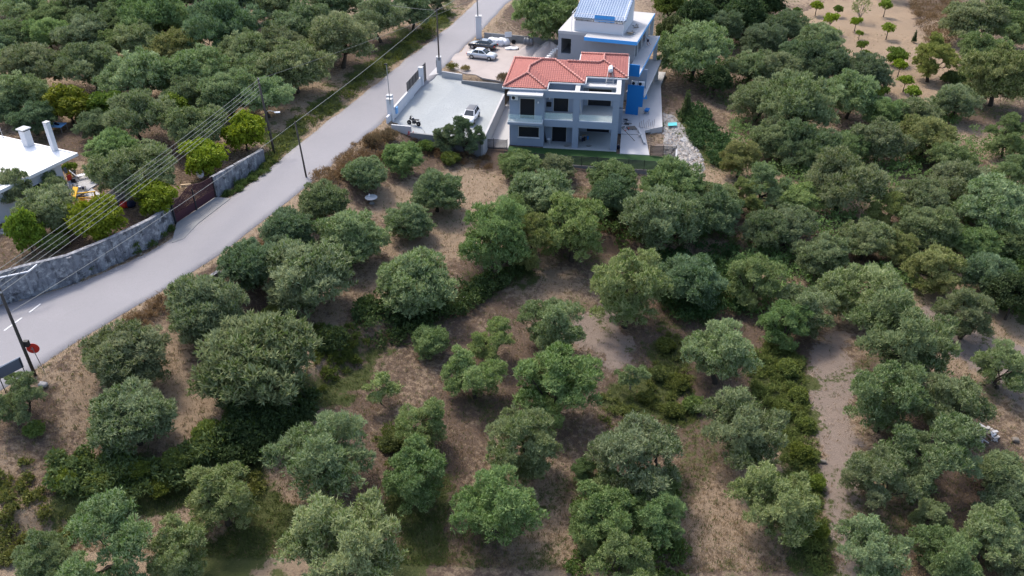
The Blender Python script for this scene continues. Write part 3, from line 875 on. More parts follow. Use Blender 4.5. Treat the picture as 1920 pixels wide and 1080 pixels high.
tree(215, 284, 90, 'D', 'g', 'fresh green bushy olive between the white house and the wires')
tree(250, 326, 136, 'G', 'n', 'wide olive shading the garden just behind the pale patio')
tree(380, 296, 86, 'C', 'y', 'yellow-green citrus tree standing over the white dish by the maroon gate')
tree(288, 371, 82, 'C', 'y', 'yellow-green citrus tree immediately left of the maroon gate')
tree(186, 416, 96, 'C', 'y', 'yellow-green citrus tree beside the yellow swing bench')
tree(118, 424, 42, 'C', 'y', 'small yellowish citrus shrub below the silvery garden olive')
tree(48, 436, 64, 'C', 'g', 'tall dark green citrus tree at the left frame edge above the road wall', zs=1.5)
tree(92, 402, 106, 'D', 's', 'silvery wide olive in front of the white house')
tree(24, 362, 64, 'G', 'n', 'olive tree covering the left front edge of the white roof', zs=1.6)
tree(100, 350, 46, 'G', 's', 'slim silvery olive against the white house wall', zs=1.4)
tree(100, 456, 52, 'B', 'p', 'pale leafless-looking shrub right behind the stained road wall', 'shrub')
# --- the plot
tree(684, 328, 84, 'D', 's', 'grey-green olive bush overhanging the round white table', zs=.88)
tree(757, 300, 74, 'D', 'g', 'dark green round olive nearest the parking court corner')
tree(876, 258, 64, 'O', 'd', 'upright olive with two heads in front of the parking wall', zs=1.2)
tree(842, 262, 56, 'O', 'd', 'left smaller head of olive growth against the parking wall')
tree(818, 363, 98, 'D', 'n', 'round olive on the bare patch, uphill of its pale spot')
tree(770, 417, 90, 'D', 'n', 'round olive left of the pale spot on the bare patch')
tree(608, 384, 92, 'D', 'n', 'olive bush beside the road, below the round table')
tree(660, 448, 134, 'D', 's', 'large silvery round olive in the middle of the upper plot')
tree(540, 440, 98, 'D', 'd', 'dark olive bush on the road bank next to the large silvery olive')
tree(470, 500, 116, 'D', 'd', 'dark green olive by the concrete culvert at the road')
tree(578, 524, 162, 'D', 's', 'big silvery-topped olive left of the shaded bare ground')
tree(778, 534, 140, 'D', 's', 'round silvery olive above the bramble ditch')
tree(387, 586, 148, 'D', 'n', 'bushy olive on the road bank uphill of the biggest round olive')
tree(480, 674, 222, 'D', 'n', 'biggest round olive, in the lower plot above the dark ditch')
tree(235, 672, 150, 'D', 'n', 'bushy olive nearest the red round sign')
tree(248, 788, 154, 'D', 'n', 'bushy olive at the lower end of the plot above brambles')
tree(38, 752, 92, 'O', 'n', 'ragged low olive at the left frame edge below the sign back')
tree(24, 708, 34, 'T', 's', 'thin sprig of an olive in front of the grey sign back')
tree(972, 314, 80, 'D', 'g', 'left one of two olive tops in front of the lawn fence', zs=.85)
tree(1042, 316, 70, 'D', 'n', 'right one of two olive tops in front of the lawn fence', zs=.8)
tree(1016, 368, 118, 'D', 'n', 'dense olive just below the gap in the lawn fence')
tree(1150, 336, 96, 'D', 'g', 'olive covering the right part of the lawn fence', zs=.8)
tree(1148, 374, 88, 'G', 'd', 'dark olive behind the brown weeds below the lawn fence')
tree(1258, 350, 116, 'D', 'g', 'broad fresh green olive right of the lawn corner')
tree(1232, 416, 138, 'G', 'n', 'large shady olive above the long ditch at the pointed plot end')
tree(1326, 404, 108, 'G', 'd', 'dark olive at the pointed right tip of the plot')
tree(1074, 428, 136, 'O', 'b', 'low spreading bright green olive in the middle of the brown weeds')
tree(968, 410, 78, 'O', 'g', 'tall light green olive beside the bare patch')
tree(930, 446, 146, 'O', 'g', 'wide loose olive above the ditch, downhill of the bare patch')
tree(988, 462, 100, 'O', 'o', 'yellowish loose olive growing over the ditch edge')
tree(622, 640, 66, 'B', 'd', 'dark green shrub under the biggest round olive by the ditch', 'shrub')
# --- field below the ditch
tree(808, 643, 68, 'D', 'g', 'small dense young olive with two whitish shoots')
tree(712, 726, 76, 'T', 'b', 'small light green olive below the biggest round olive', name='olive_tree')
tree(922, 640, 88, 'O', 'b', 'upper half of the airy bright olive pair in the middle field')
tree(888, 706, 118, 'O', 'b', 'lower half of the airy bright olive pair in the middle field')
tree(1176, 550, 148, 'O', 'b', 'leafy bright olive at the bare pale clearing')
tree(1037, 612, 130, 'O', 'n', 'dense-headed olive on a dark stem left of the pale clearing')
tree(1046, 722, 154, 'O', 'g', 'wide low olive with yellowish side below the dense-headed olive')
tree(1184, 704, 66, 'T', 'n', 'thin little olive at the lower edge of the pale clearing', name='olive_tree')
tree(1238, 702, 42, 'B', 'n', 'small round shrub beside the thin little olive', 'shrub')
tree(1350, 666, 144, 'O', 's', 'olive with silvery right half among green weeds')
tree(1286, 532, 126, 'G', 'd', 'dark shaded olive below the pointed plot end')
tree(1416, 532, 98, 'O', 'b', 'upright bright olive at the start of the dirt track')
tree(985, 836, 158, 'O', 'n', 'loose olive over a straw patch in the lower middle field')
tree(932, 950, 176, 'O', 'g', 'large dark-footed olive at the bottom of the straw clearing')
tree(1192, 850, 196, 'O', 'n', 'largest olive of the lower field beside the dirt track')
tree(1130, 970, 130, 'O', 'g', 'green olive left of the whitish stems at the bottom centre')
tree(1228, 980, 126, 'O', 'g', 'green olive right of the whitish stems at the bottom centre')
tree(1170, 1066, 130, 'O', 'b', 'bright olive cut by the bottom edge at the centre')
tree(1390, 806, 168, 'O', 'n', 'olive with silvery top leaning over the dirt track')
tree(1452, 945, 164, 'O', 'b', 'bright green olive between the dirt track and the grassy strip')
tree(610, 860, 204, 'O', 'n', 'broad olive with a curved bare limb in the lower left field')
tree(790, 806, 112, 'O', 'b', 'upper bright part of the leaning olive in the lower field')
tree(778, 898, 130, 'O', 'g', 'lower dense part of the leaning olive in the lower field')
tree(644, 1030, 222, 'O', 'p', 'pale silvery olive at the bottom edge beside the green lawn patch')
tree(200, 1052, 206, 'O', 's', 'wide silvery olive in the bottom left corner')
tree(336, 1046, 124, 'O', 'p', 'pale half-bare grey-branched olive between the green patch and corner olive')
tree(415, 936, 132, 'O', 'b', 'bright light green tree above the green lawn patch', name='almond_tree')
tree(80, 1064, 120, 'O', 's', 'silvery olive half cut by the bottom left corner')
# --- right field
tree(1514, 576, 118, 'O', 'n', 'olive at the upper end of the pale footpath')
tree(1626, 548, 158, 'O', 's', 'large silvery olive in the middle right field')
tree(1690, 640, 196, 'O', 'n', 'largest spreading olive right of the pale footpath, dark trunk showing')
tree(1752, 502, 116, 'O', 'o', 'thin olive-brown tree with its trunk on bare soil')
tree(1814, 590, 112, 'O', 'n', 'neat olive on one short trunk on the sandy bank')
tree(1886, 690, 104, 'O', 's', 'sparse olive with forked trunk near the right frame edge')
tree(1660, 752, 140, 'O', 'n', 'spreading olive below the largest one, over the pale footpath')
tree(1786, 756, 134, 'O', 'n', 'loose olive left of the scrap heap')
tree(1750, 850, 176, 'O', 'n', 'big dense olive below the scrap heap')
tree(1646, 902, 136, 'O', 'n', 'olive beside the pale footpath near the sandy patch')
tree(1634, 1030, 140, 'O', 's', 'silvery olive at the bottom where the footpath leaves the frame')
tree(1742, 968, 76, 'O', 's', 'small silvery olive right of the sandy patch')
tree(1776, 1040, 128, 'O', 'g', 'green olive at the bottom edge, left of a silvery one')
tree(1852, 1006, 124, 'O', 's', 'silvery olive near the bottom right corner')
tree(1890, 950, 100, 'G', 'd', 'dark olive at the right frame edge above the corner olive')
tree(1880, 890, 90, 'G', 'n', 'dull green olive under the scrap heap bank')
tree(1900, 1056, 90, 'G', 'n', 'olive half cut by the bottom right corner')
tree(1474, 612, 90, 'O', 'g', 'green olive leaning over the grassy strip')
tree(1900, 560, 86, 'K', 'd', 'dark evergreen at the right frame edge above the sandy bank')
tree(1850, 524, 96, 'G', 'd', 'dark olive in the hedge behind the sandy bank')
RM = 'olives of the thick wood right of the houses'
row('the row level with the plot tip', [(1430, 438, 92, 'd', 'G'), (1476, 430, 94, 'n'), (1540, 486, 92, 'n'), (1620, 456, 92, 'n'), (1680, 470, 80, 'o'), (1735, 432, 104, 'n'), (1820, 460, 88, 'g'), (1892, 452, 90, 'g')], RM)
row('the row above the plot tip', [(1388, 300, 78, 'o', 'O'), (1440, 352, 90, 'n', 'O'), (1505, 376, 78, 'b'), (1582, 350, 132, 'n'), (1660, 398, 70, 'o', 'O'), (1725, 382, 98, 'n'), (1796, 346, 106, 'n'), (1862, 390, 126, 's'), (1910, 326, 70, 'n')], RM)
row('the row level with the rubble slope', [(1396, 372, 70, 'o', 'O'), (1452, 268, 84, 'n'), (1512, 276, 106, 'd'), (1588, 276, 76, 'g'), (1650, 268, 98, 'n'), (1736, 262, 96, 'o'), (1782, 302, 80, 'g'), (1890, 262, 80, 'g', 'O')], RM)
row('the row beside the house with red tiles', [(1420, 190, 96, 'n'), (1488, 206, 134, 'n'), (1594, 186, 98, 's'), (1662, 218, 74, 'g'), (1724, 218, 76, 'n'), (1790, 196, 78, 'n'), (1872, 152, 124, 'o')], RM)
row('the row beside the blue building', [(1300, 106, 126, 's'), (1404, 128, 84, 'n'), (1456, 136, 82, 'n'), (1500, 108, 76, 'd'), (1536, 128, 90, 'd'), (1622, 140, 88, 'd'), (1842, 106, 84, 'g'), (1902, 66, 80, 'g')], RM)
row('the topmost row of the right wood', [(1306, 34, 74, 'd', 'K'), (1356, 58, 70, 'd'), (1398, 30, 80, 'd', 'K'), (1434, 82, 78, 'd'), (1470, 52, 82, 'd'), (1536, 84, 90, 'n'), (1826, 42, 104, 'n'), (1898, 8, 84, 'g')], RM)
tree(1026, 36, 122, 'D', 'g', 'green round olive behind the pale building, left of its terrace')
tree(1256, 12, 60, 'K', 'y', 'yellow-green bushy tree directly behind the blue-edged building')
tree(1262, 62, 62, 'K', 'n', 'dark bush beside the far corner of the blue-edged roof')
tree(1352, 6, 76, 'K', 'd', 'dark evergreen at the top edge right of the blue-edged building')
tree(1440, 0, 70, 'K', 'd', 'dark evergreen at the top edge left of the sandy orchard')
tree(1340, 150, 64, 'K', 'd', 'dark evergreen at the foot of the big olive right of the building')
tree(1750, 114, 84, 'O', 'y', 'loose pale green fig tree at the right side of the sandy orchard', name='fig_tree')
tree(1786, 150, 44, 'B', 'n', 'reedy shrub below the fig tree', 'shrub')
tree(1288, 196, 24, 'N', 'n', 'grey-green spiky conifer sapling beside the concrete terrace', zs=1.0)
tree(1296, 222, 34, 'B', 'd', 'dark ivy hummock under the conifer sapling', 'shrub')
# --- the sandy orchard
OG = 'little fruit trees of the sandy orchard'
for it in [(1532, 10, 26, 'S', 'y', 'round yellow-green orchard sapling nearest the top left of the sand'), (1572, 18, 20, 'S', 'd', 'dark slim orchard sapling right of the top left one'), (1616, 16, 38, 'W', 'o', 'twiggy half-bare tree at the top of the sandy orchard'),
           (1661, 12, 26, 'S', 'g', 'upright green orchard sapling at the top right of the sand'), (1558, 38, 29, 'S', 'y', 'yellow-green orchard sapling above its smaller twin'), (1561, 58, 20, 'S', 'y', 'small yellow-green orchard sapling at the left sand edge'),
           (1606, 40, 24, 'S', 'y', 'pale yellow orchard sapling under the twiggy tree'), (1666, 54, 27, 'S', 'p', 'palest sparse orchard sapling standing alone on open sand'), (1612, 63, 15, 'S', 'g', 'smallest orchard sapling in the central line'),
           (1617, 84, 23, 'S', 'd', 'dark orchard sapling second from the bottom of the central line'), (1624, 104, 29, 'S', 'd', 'dark spreading orchard sapling lowest of the central line'), (1688, 124, 27, 'S', 'y', 'yellow orchard sapling below the dense round bush'),
           (1699, 150, 31, 'S', 'b', 'bright orchard sapling between two others near the sand bottom'), (1713, 172, 31, 'S', 'b', 'bright orchard sapling lowest of all on the sand'), (1652, 172, 32, 'S', 'd', 'very dark orchard sapling beside the silvery olive'),
           (1452, 18, 20, 'S', 'd', 'dark sapling at the top edge left of the sand'), (1494, 18, 16, 'S', 'd', 'dark sapling in the top left corner of the sand')]:
    tree(*it, group=OG)
tree(1681, 104, 42, 'C', 'd', 'dense dark round citrus bush on the orchard sand', name='citrus_tree')
tree(1716, 68, 10, 'N', 'd', 'tiny dark conical bush at the right sand edge')

tree(846, 300, 40, 'B', 'o', 'olive-brown low shrub at the foot of the parking wall', 'shrub')
tree(800, 276, 34, 'B', 'g', 'small green shrub at the parking wall left of the two-headed olive', 'shrub')
tree(1140, 902, 60, 'T', 'p', 'sparse pale sapling with whitish stems in the lower centre', name='olive_tree')
tree(1094, 880, 50, 'O', 'g', 'small bright olive shoot left of the largest lower field olive')
tree(520, 592, 60, 'B', 'n', 'low grey-green shrub between the silvery-topped olive and the biggest one', 'shrub')
tree(560, 470, 70, 'D', 'd', 'dark small olive squeezed between road bank and silvery-topped olive')
tree(735, 830, 52, 'B', 'n', 'low green shrub left of the leaning olive', 'shrub')
tree(66, 806, 40, 'B', 'b', 'bright green low shrub beside the ragged low olive', 'shrub')

tree(1104, 1010, 70, 'O', 'b', 'small bright olive at the bottom centre, left of the whitish-stemmed sapling')
tree(1240, 912, 66, 'O', 'g', 'small green olive right of the whitish-stemmed sapling')
tree(1186, 950, 46, 'O', 's', 'small silvery olive puff below the whitish-stemmed sapling')
tree(1302, 760, 46, 'B', 's', 'pale silvery shrub between weeds and the olive over the dirt track', 'shrub')
tree(1344, 380, 84, 'G', 'n', 'olive right of the broad fresh green one, above the plot tip')
ORD = ['first', 'second', 'third', 'fourth', 'fifth', 'sixth', 'seventh', 'eighth']
for n_i, (px, py, w) in enumerate(((1478, 690, 44), (1498, 742, 40), (1470, 770, 46), (1510, 800, 38), (1500, 850, 46), (1528, 905, 40), (1532, 1000, 42), (1490, 1010, 46))):
    tree(px, py, w, 'B', 'b' if px % 4 else 'y', f'low green shrub, {ORD[n_i]} from the top in the weedy strip beside the pale footpath', 'shrub', group='shrubs of the weedy strip')
for n_i, (px, py, w) in enumerate(((1250, 650, 40), (1272, 720, 46), (1210, 745, 36), (1262, 770, 42))):
    tree(px, py, w, 'B', 'o', f'low olive-brown shrub, {ORD[n_i]} from the top among weeds below the dark shaded olive', 'shrub', group='shrubs of the middle weeds')
for n_i, (px, py, w) in enumerate(((120, 900, 50), (190, 905, 56), (230, 935, 40), (260, 880, 50), (300, 916, 48), (330, 862, 54), (390, 812, 56))):
    tree(px, py, w, 'B', 'y' if px % 20 == 0 else 'b', f'leafy bramble shrub, {ORD[n_i]} from the left in the tangle at the lower plot end', 'shrub', group='shrubs of the bramble tangle')
# ------------------------------------------------------------------ house with red tiles
def frame_ray(loc, yaw, px, py, plane, val):
    """local coordinates where the view ray of a pixel meets a = val, b = val or z = val of a building frame"""
    o_ = loc(0, 0, 0); t_ = R(yaw)
    ux = np.array([math.cos(t_), math.sin(t_), 0]); uy = np.array([-math.sin(t_), math.cos(t_), 0])
    ax = {'a': ux, 'b': uy, 'z': np.array([0, 0, 1.])}[plane]
    d = ray(px, py); k = ((o_ - CAM) @ ax + val) / (d @ ax)
    q = CAM + d * k - o_
    return np.array([q @ ux, q @ uy, q[2]])
HP = lambda px, py, plane, val: frame_ray(hloc, -7.5, px, py, plane, val)
BP = lambda px, py, plane, val: frame_ray(bloc, -17.6, px, py, plane, val)

def holed(mb, a0, a1, z0, z1, b0, b1, holes, mi=0, axis='b'):
    """wall slab between b0 and b1 with rectangular openings (a0, a1, z0, z1)"""
    As = sorted({a0, a1, *[v for h in holes for v in h[:2]]}); Zs = sorted({z0, z1, *[v for h in holes for v in h[2:]]})
    for i in range(len(As) - 1):
        run = None
        for j in range(len(Zs) - 1):
            ca, cz = (As[i] + As[i + 1]) / 2, (Zs[j] + Zs[j + 1]) / 2
            solid = not any(h[0] < ca < h[1] and h[2] < cz < h[3] for h in holes)
            if solid:
                run = [Zs[j], Zs[j + 1]] if run is None else [run[0], Zs[j + 1]]
            if run and (not solid or j == len(Zs) - 2):
                if axis == 'b': mb.box(As[i], As[i + 1], b0, b1, run[0], run[1], mi)
                else: mb.box(b0, b1, As[i], As[i + 1], run[0], run[1], mi)
                run = None
    return mb

H = empty('tiled_house', hloc(0, 0, 0), R(-7.5), 'two-storey grey-blue house with hipped red tile roof and framed balconies', 'house')
wl = M['grey_wall']
mb = MB()
holed(mb, -13.8, -9.4, 0, 7.55, 0, .3, [(-12.5, -10.55, 3.72, 6.45), (-12.66, -9.95, 1.2, 2.67)])
mb.box(-13.8, -13.5, .3, 10.7, 0, 7.55); mb.box(-9.7, -9.4, .3, 2.9, 0, 7.55)
holed(mb, -9.4, -5.36, 0, 3.44, 1.7, 2.0, [(-8.5, -6.55, .05, 2.25)])
holed(mb, -9.4, -4.75, 3.71, 7.55, 2.9, 3.2, [(-8.5, -6.5, 3.72, 5.75)])
mb.box(-5.35, -5.05, .3, 5.5, .05, 3.44); mb.box(-5.05, -4.76, 3.2, 5.5, 3.71, 7.55)
holed(mb, -5.04, .45, 0, 3.44, 5.5, 5.8, [(-4.2, -1.1, .05, 2.3)])
holed(mb, -4.75, .45, 3.71, 7.55, 5.51, 5.8, [(-4.2, -1.1, 3.72, 6.05)])
mb.box(.15, .45, 5.8, 13.6, 0, 7.55); mb.box(-13.5, .15, 10.7, 11.0, 0, 7.55); mb.box(-5.4, .15, 13.3, 13.6, 0, 7.55); mb.box(-5.4, -5.1, 11.0, 13.3, 0, 7.55)
mb.build('wall', wl, H)
fr = MB()      # the white-grey frame of columns and beams
for a0, a1 in ((-5.75, -4.97), (-.82, 0)):
    fr.box(a0, a1, 0, .6, 0, 2.82); fr.box(a0, a1, 0, .6, 3.71, 6.64)
fr.box(-9.39, 0, 0, .32, 2.83, 3.70); fr.box(-9.39, 0, 0, .42, 6.65, 7.5)
fr.box(-5.62, -5.08, .43, 5.5, 6.66, 7.46); fr.box(-.5, -.003, .43, 5.5, 6.66, 7.46); fr.box(-.3, -.003, .33, 5.5, 2.84, 3.69)
fr.build('facade_frame', M['grey_wall'], H)
cp = MB(); cp.box(-9.42, .03, -.03, .46, 7.501, 7.56); cp.box(-5.65, -5.05, .47, 5.5, 7.47, 7.53); cp.box(-.55, .03, .47, 5.5, 7.47, 7.53); cp.build('parapet_coping', M['old_white'], H)
sl_ = MB(); sl_.box(-9.4, -.31, .33, 5.49, 3.45, 3.7); sl_.build('balcony_floor', M['screed2'], H)
sl_ = MB(); sl_.box(-9.4, .0, -.35, 5.49, -.3, .04); sl_.build('porch_floor', M['screed2'], H)
cn = MB(); cn.box(-5.07, -.51, 3.7, 5.5, 6.8, 7.02); cn.build('canopy', M['old_white'], H)
bs = MB(); bs.box(-13.9, -9.5, -1.2, -.003, 3.32, 3.58); bs.build('balcony_slab', M['grey_wall'], H)
bs = MB(); bs.box(-13.93, -9.47, -1.23, -.003, 3.581, 3.66); bs.build('balcony_slab', M['old_white'], H)
ca_ = MB(); ca_.box(-13.95, -9.5, -1.2, -.003, 7.12, 7.33); ca_.build('canopy', M['old_white'], H, bevel=.02)
for a0, a1, b0, b1, z0, z1 in ((-13.85, -9.55, -1.13, -1.11, 3.67, 4.7), (-13.85, -13.83, -1.1, -.02, 3.67, 4.7), (-9.57, -9.55, -1.1, -.02, 3.67, 4.7), (-9.36, -5.78, .1, .12, 3.72, 4.65), (-4.94, -.85, .1, .12, 3.72, 4.6)):
    g = MB(); g.box(a0, a1, b0, b1, z0, z1); gl = g.build('glass_railing', M['glass'], H)
    t_ = MB()
    if a1 - a0 > .5: t_.box(a0, a1, b0 - .02, b1 + .02, z0 - .01, z0 + .07)
    else: t_.box(a0 - .02, a1 + .02, b0, b1, z0 - .01, z0 + .07)
    t_.build('rail_shoe', M['gutter'], gl)
def shutter(a0, a1, z0, z1, b, sill=False):
    w = MB(); w.box(a0, a1, b + .14, b + .17, z0, z1)
    n_ = int((z1 - z0) / .14)
    for k in range(n_): w.box(a0 + .05, a1 - .05, b + .118, b + .138, z0 + .02 + k * (z1 - z0) / n_, z0 + .12 + k * (z1 - z0) / n_)
    wo = w.build('window', M['shutter'], H)
    f_ = MB()
    for q in ((a0 - .06, a0, z0, z1), (a1, a1 + .06, z0, z1), (a0 - .06, a1 + .06, z1, z1 + .06)): f_.box(q[0], q[1], b - .015, b + .1, q[2], q[3])
    f_.build('frame', M['old_white'], wo)
    if sill:
        s__ = MB(); s__.box(a0 - .12, a1 + .12, b - .1, b + .12, z0 - .08, z0 - .002); s__.build('sill', M['gutter'], wo)
for q in ((-12.44, -10.61, 3.74, 6.39, 0), (-12.6, -10.01, 1.21, 2.61, 0, True), (-8.44, -6.61, .06, 2.19, 1.7), (-8.44, -6.56, 3.73, 5.69, 2.9), (-4.14, -1.16, .06, 2.24, 5.5), (-4.14, -1.16, 3.73, 5.99, 5.51)): shutter(*q)
# roof: hipped planes, wavy courses of tiles as real relief
KR = .33
SEC = [(-14.6, -9.1, 0, 11), (-14.6, -4.5, 2.6, 11), (-5.7, .75, 5.2, 14), (-9.0, -1.0, 5.2, 10.6)]
def roofz(A, B):
    best = np.full(A.shape, -1.0); di = np.zeros(A.shape, int); ins = np.zeros(A.shape, bool)
    for k, (a0, a1, b0, b1) in enumerate(SEC):
        if k == 3:
            pl4 = np.stack([np.full(A.shape, 9.), np.full(A.shape, 9.), B - b0, b1 - B])
        else: pl4 = np.stack([A - a0, a1 - A, B - b0, b1 - B])
        q = pl4.min(0); ok = (A >= a0 - 1e-6) & (A <= a1 + 1e-6) & (B >= b0 - 1e-6) & (B <= b1 + 1e-6)
        if k < 3: ins |= ok
        q = np.where(ok, q, -1); up_ = q > best
        di = np.where(up_, pl4.argmin(0), di); best = np.maximum(best, q)
    return best, di, ins
st = .055
aa = np.arange(-14.6, .75 + st, st); bb = np.arange(0, 14 + st, st)
A_, B_ = np.meshgrid(aa, bb)
q_, d_, ins_ = roofz(A_, B_)
u_ = np.where(d_ >= 2, A_, B_)                # across the tile columns
dn = q_                                        # run up the slope
rel = .085 * np.abs(np.sin(u_ * math.pi / .28)) + .06 * (1 - np.mod(dn, .36) / .36)
Z_ = 7.72 + KR * q_ + rel
rid = np.arange(A_.size).reshape(A_.shape)
keep = ins_[:-1, :-1] & ins_[1:, 1:] & ins_[1:, :-1] & ins_[:-1, 1:]
RF = np.stack([rid[:-1, :-1][keep], rid[:-1, 1:][keep], rid[1:, 1:][keep], rid[1:, :-1][keep]], 1)
used = np.unique(RF); remap = np.full(A_.size, -1); remap[used] = np.arange(len(used))
RV = np.column_stack([A_.ravel(), B_.ravel(), Z_.ravel()])[used]
ro = obj('roof', arr_mesh('roof', RV, remap[RF], M['tile'], None, True), H); ro['kind'] = 'stuff'
hips = [((-14.6, 0), (-11.85, 2.75)), ((-9.1, 0), (-11.85, 2.75)), ((-11.85, 2.75), (-11.85, 5.35)), ((-11.85, 5.35), (-10.4, 6.8)), ((-10.4, 6.8), (-8.7, 6.8)), ((-8.7, 6.8), (-4.5, 2.6)), ((-10.4, 6.8), (-14.6, 11)),
        ((.75, 5.2), (-2.475, 8.425)), ((-3.0, 7.9), (-2.475, 8.425)), ((-7.2, 7.9), (-3.0, 7.9)), ((-2.475, 8.425), (-2.475, 10.775)), ((-2.475, 10.775), (.75, 14)), ((-2.475, 10.775), (-5.7, 14)), ((-14.5, 0.05), (-14.5, 11))]
for h0, h1 in hips:
    z0 = 7.93 + KR * float(roofz(np.array([h0[0]]), np.array([h0[1]]))[0][0]); z1 = 7.93 + KR * float(roofz(np.array([h1[0]]), np.array([h1[1]]))[0][0])
    n_ = max(2, int(math.dist(h0, h1) / .42)); mb = MB()
    for i in range(n_):
        f0, f1 = i / n_, min(1, (i + 1.12) / n_)
        pt = lambda f: (h0[0] + (h1[0] - h0[0]) * f, h0[1] + (h1[1] - h0[1]) * f, z0 + (z1 - z0) * f)
        mb.tube([pt(f0), pt(f1)], [.14, .115], 6)
    mb.build('ridge_tiles', M['ridge'], H, smooth=True)
bd = [(-14.6, 0), (-9.1, 0), (-9.1, 2.6), (-4.5, 2.6), (-4.5, 5.2), (.75, 5.2), (.75, 14), (-5.7, 14), (-5.7, 11), (-14.6, 11)]
gt = MB()
for (x0, y0), (x1, y1) in zip(bd, bd[1:] + bd[:1]):
    dx, dy = (x1 - x0), (y1 - y0); L_ = math.hypot(dx, dy); ox, oy = dy / L_ * .1, -dx / L_ * .1
    gt.bar((x0 + ox * .5, y0 + oy * .5, 7.66), (x1 + ox * .5, y1 + oy * .5, 7.66), .12, .15)
gt.build('gutter', M['gutter'], H)
sf = MB(); sf.prism(bd, 7.552, 7.6); sf.build('soffit', M['old_white'], H)
# bits on the facade
def ac_unit(par, a, b, z, name='air_conditioner', mat='whiteplastic', w=.85, h=.6, d=.32):
    o = MB().box(a, a + w, b - d, b, z, z + h).build(name, M[mat], par, bevel=.025)
    f_ = MB().lathe([(.22, 0), (.22, .02), (.06, .03)], (a + w * .36, b - d - .028, z + h / 2), 14, 'y'); f_.build('fan_grille', M['blackplastic'], o)
    s__ = MB().bar((a + .1, b, z - .05), (a + .1, b - d, z - .05), .04, .06).bar((a + w - .1, b, z - .05), (a + w - .1, b - d, z - .05), .04, .06); s__.build('bracket', M['steel'], o)
    return o
ac_unit(H, -13.55, -.02, 6.25); ac_unit(H, -9.32, 2.88, 4.45, mat='blackplastic', w=.6, h=.55)
for a, z in ((-10.15, 5.9), (-9.0, 5.4)):
    MB().lathe([(.05, 0), (.11, .02), (.1, .2), (.06, .24)], (a, -.1 if a < -10 else 2.78, z), 10).build('wall_lamp', M['gutter'], H)
# solar water tank on its frame
q = HP(1145, 130, 'b', 6.3)
T_ = empty('solar_boiler', hloc(q[0], 6.3, q[2] - .5), R(-7.5), 'white solar water tank on a steel frame over the red roof tiles', 'water heater')
MB().lathe([(.05, -.72), (.27, -.7), (.3, -.6), (.3, .6), (.27, .7), (.05, .72)], (0, 0, .55), 18, 'y').build('tank', M['whiteplastic'], T_, smooth=True)
zr_ = 7.8 - (q[2] - .5) + KR * 1.0
st_ = MB()
for x in (-.3, .3):
    st_.bar((x, -.55, .3), (x * 1.6, -1.9, zr_ - .9), .05, .05).bar((x, .45, .3), (x, .6, zr_ + .1), .05, .05).bar((x, -.55, .3), (x, .45, .3), .05, .05).bar((x, -.55, .3), (x, -.5, zr_ - .1), .05, .05)
st_.bar((-.3, -.3, .27), (.3, -.3, .27), .05, .05).bar((-.45, -1.6, zr_ - .7), (.45, -1.6, zr_ - .7), .04, .04)
st_.build('stand', M['steel'], T_)
pp = MB(); pp.tube([(.1, -.72, .5), (.2, -1.2, .1), (-.6, -2.2, zr_ - .85), (-2.0, -2.4, zr_ - .85), (-3.0, -1.9, zr_ - .8)], .02, 5); pp.build('hose', M['dcable'], T_)
# things left in the bays
def leaning_board(px, py, b, L, name, mat, label, cat, tilt=.35, base=3.72):
    a = HP(px, py, 'z', base)[0]
    o = empty(name, hloc(a, b, base), R(-7.5), label, cat)
    MB().bar((0, 0, 0), (-tilt, .1, L), .12, .04).build('board', mat, o); MB().bar((.12, 0, 0), (-tilt + .05, .12, L * .96), .06, .04).build('batten', mat, o)
    return o
leaning_board(1091, 207, 2.2, 2.3, 'propped_board', M['old_white'], 'white board leaning in the upper right balcony bay', 'board')
leaning_board(1022, 268, 1.3, 1.9, 'propped_ladder', M['darkmetal'], 'dark ladder leaning in the lower middle porch bay', 'ladder', .2, .05)
def bucket(p, r, h, mat, label, name='bucket', cat='bucket', hm='steel'):
    o = empty(name, p, 0, label, cat)
    MB().lathe([(r * .8, 0), (r, h), (r * 1.06, h), (r * 1.06, h - .03), (r * .95, h - .04), (r * .76, .03)], (0, 0, 0), 14).build('body', mat, o, smooth=True)
    MB().tube([(r * math.cos(x), .02, h + r * .9 * math.sin(x)) for x in np.linspace(0, math.pi, 9)], .012, 5).build('handle', M[hm], o)
    return o
bucket(hloc(*HP(1029, 268, 'z', .05)), .26, .55, M['whiteplastic'], 'white plastic bucket in the lower middle porch bay')
bucket(hloc(*HP(1159, 279, 'z', .12)), .2, .42, M['navy'], 'dark blue bucket at the corner of the house by the lawn')
pb = HP(1095, 262, 'z', .05)
pm_ = empty('paint_pots', hloc(*pb), 0.3, 'cluster of pots, tins and a stool stored in the lower right bay', 'building clutter')
rng = np.random.RandomState(5)
for i in range(7):
    x, y = rng.uniform(-.6, .6), rng.uniform(-.5, .5)
    MB().lathe([(.12, 0), (.15, .3 + .2 * rng.rand())], (x, y, 0), 10).build('pot', M[['whiteplastic', 'blue', 'greyplastic', 'navy', 'blackplastic'][i % 5]], pm_)
stl = MB(); stl.box(-.25, .25, -.2, .2, .62, .67)
for x in (-.2, .2):
    for y in (-.16, .16): stl.bar((x, y, 0), (x * .9, y * .9, .62), .04, .04)
stl.build('stool', M['timber'], pm_)
hs_ = MB()
pth = [(.4 * math.cos(x) * (1 - .05 * x), .22 * math.sin(x), .03 + .004 * x) for x in np.linspace(0, 14, 60)]
hs_.tube(pth, .018, 5)
for (px, py), lb in (((1104, 274), 'coil of hose on the floor of the lower right bay'), ((1062, 274), 'coil of hose on the floor of the lower middle bay')):
    o = hs_.build('hose_coil', M['dcable'], None); o.location = hloc(*HP(px, py, 'z', .05)); tag(o, lb, 'hose')
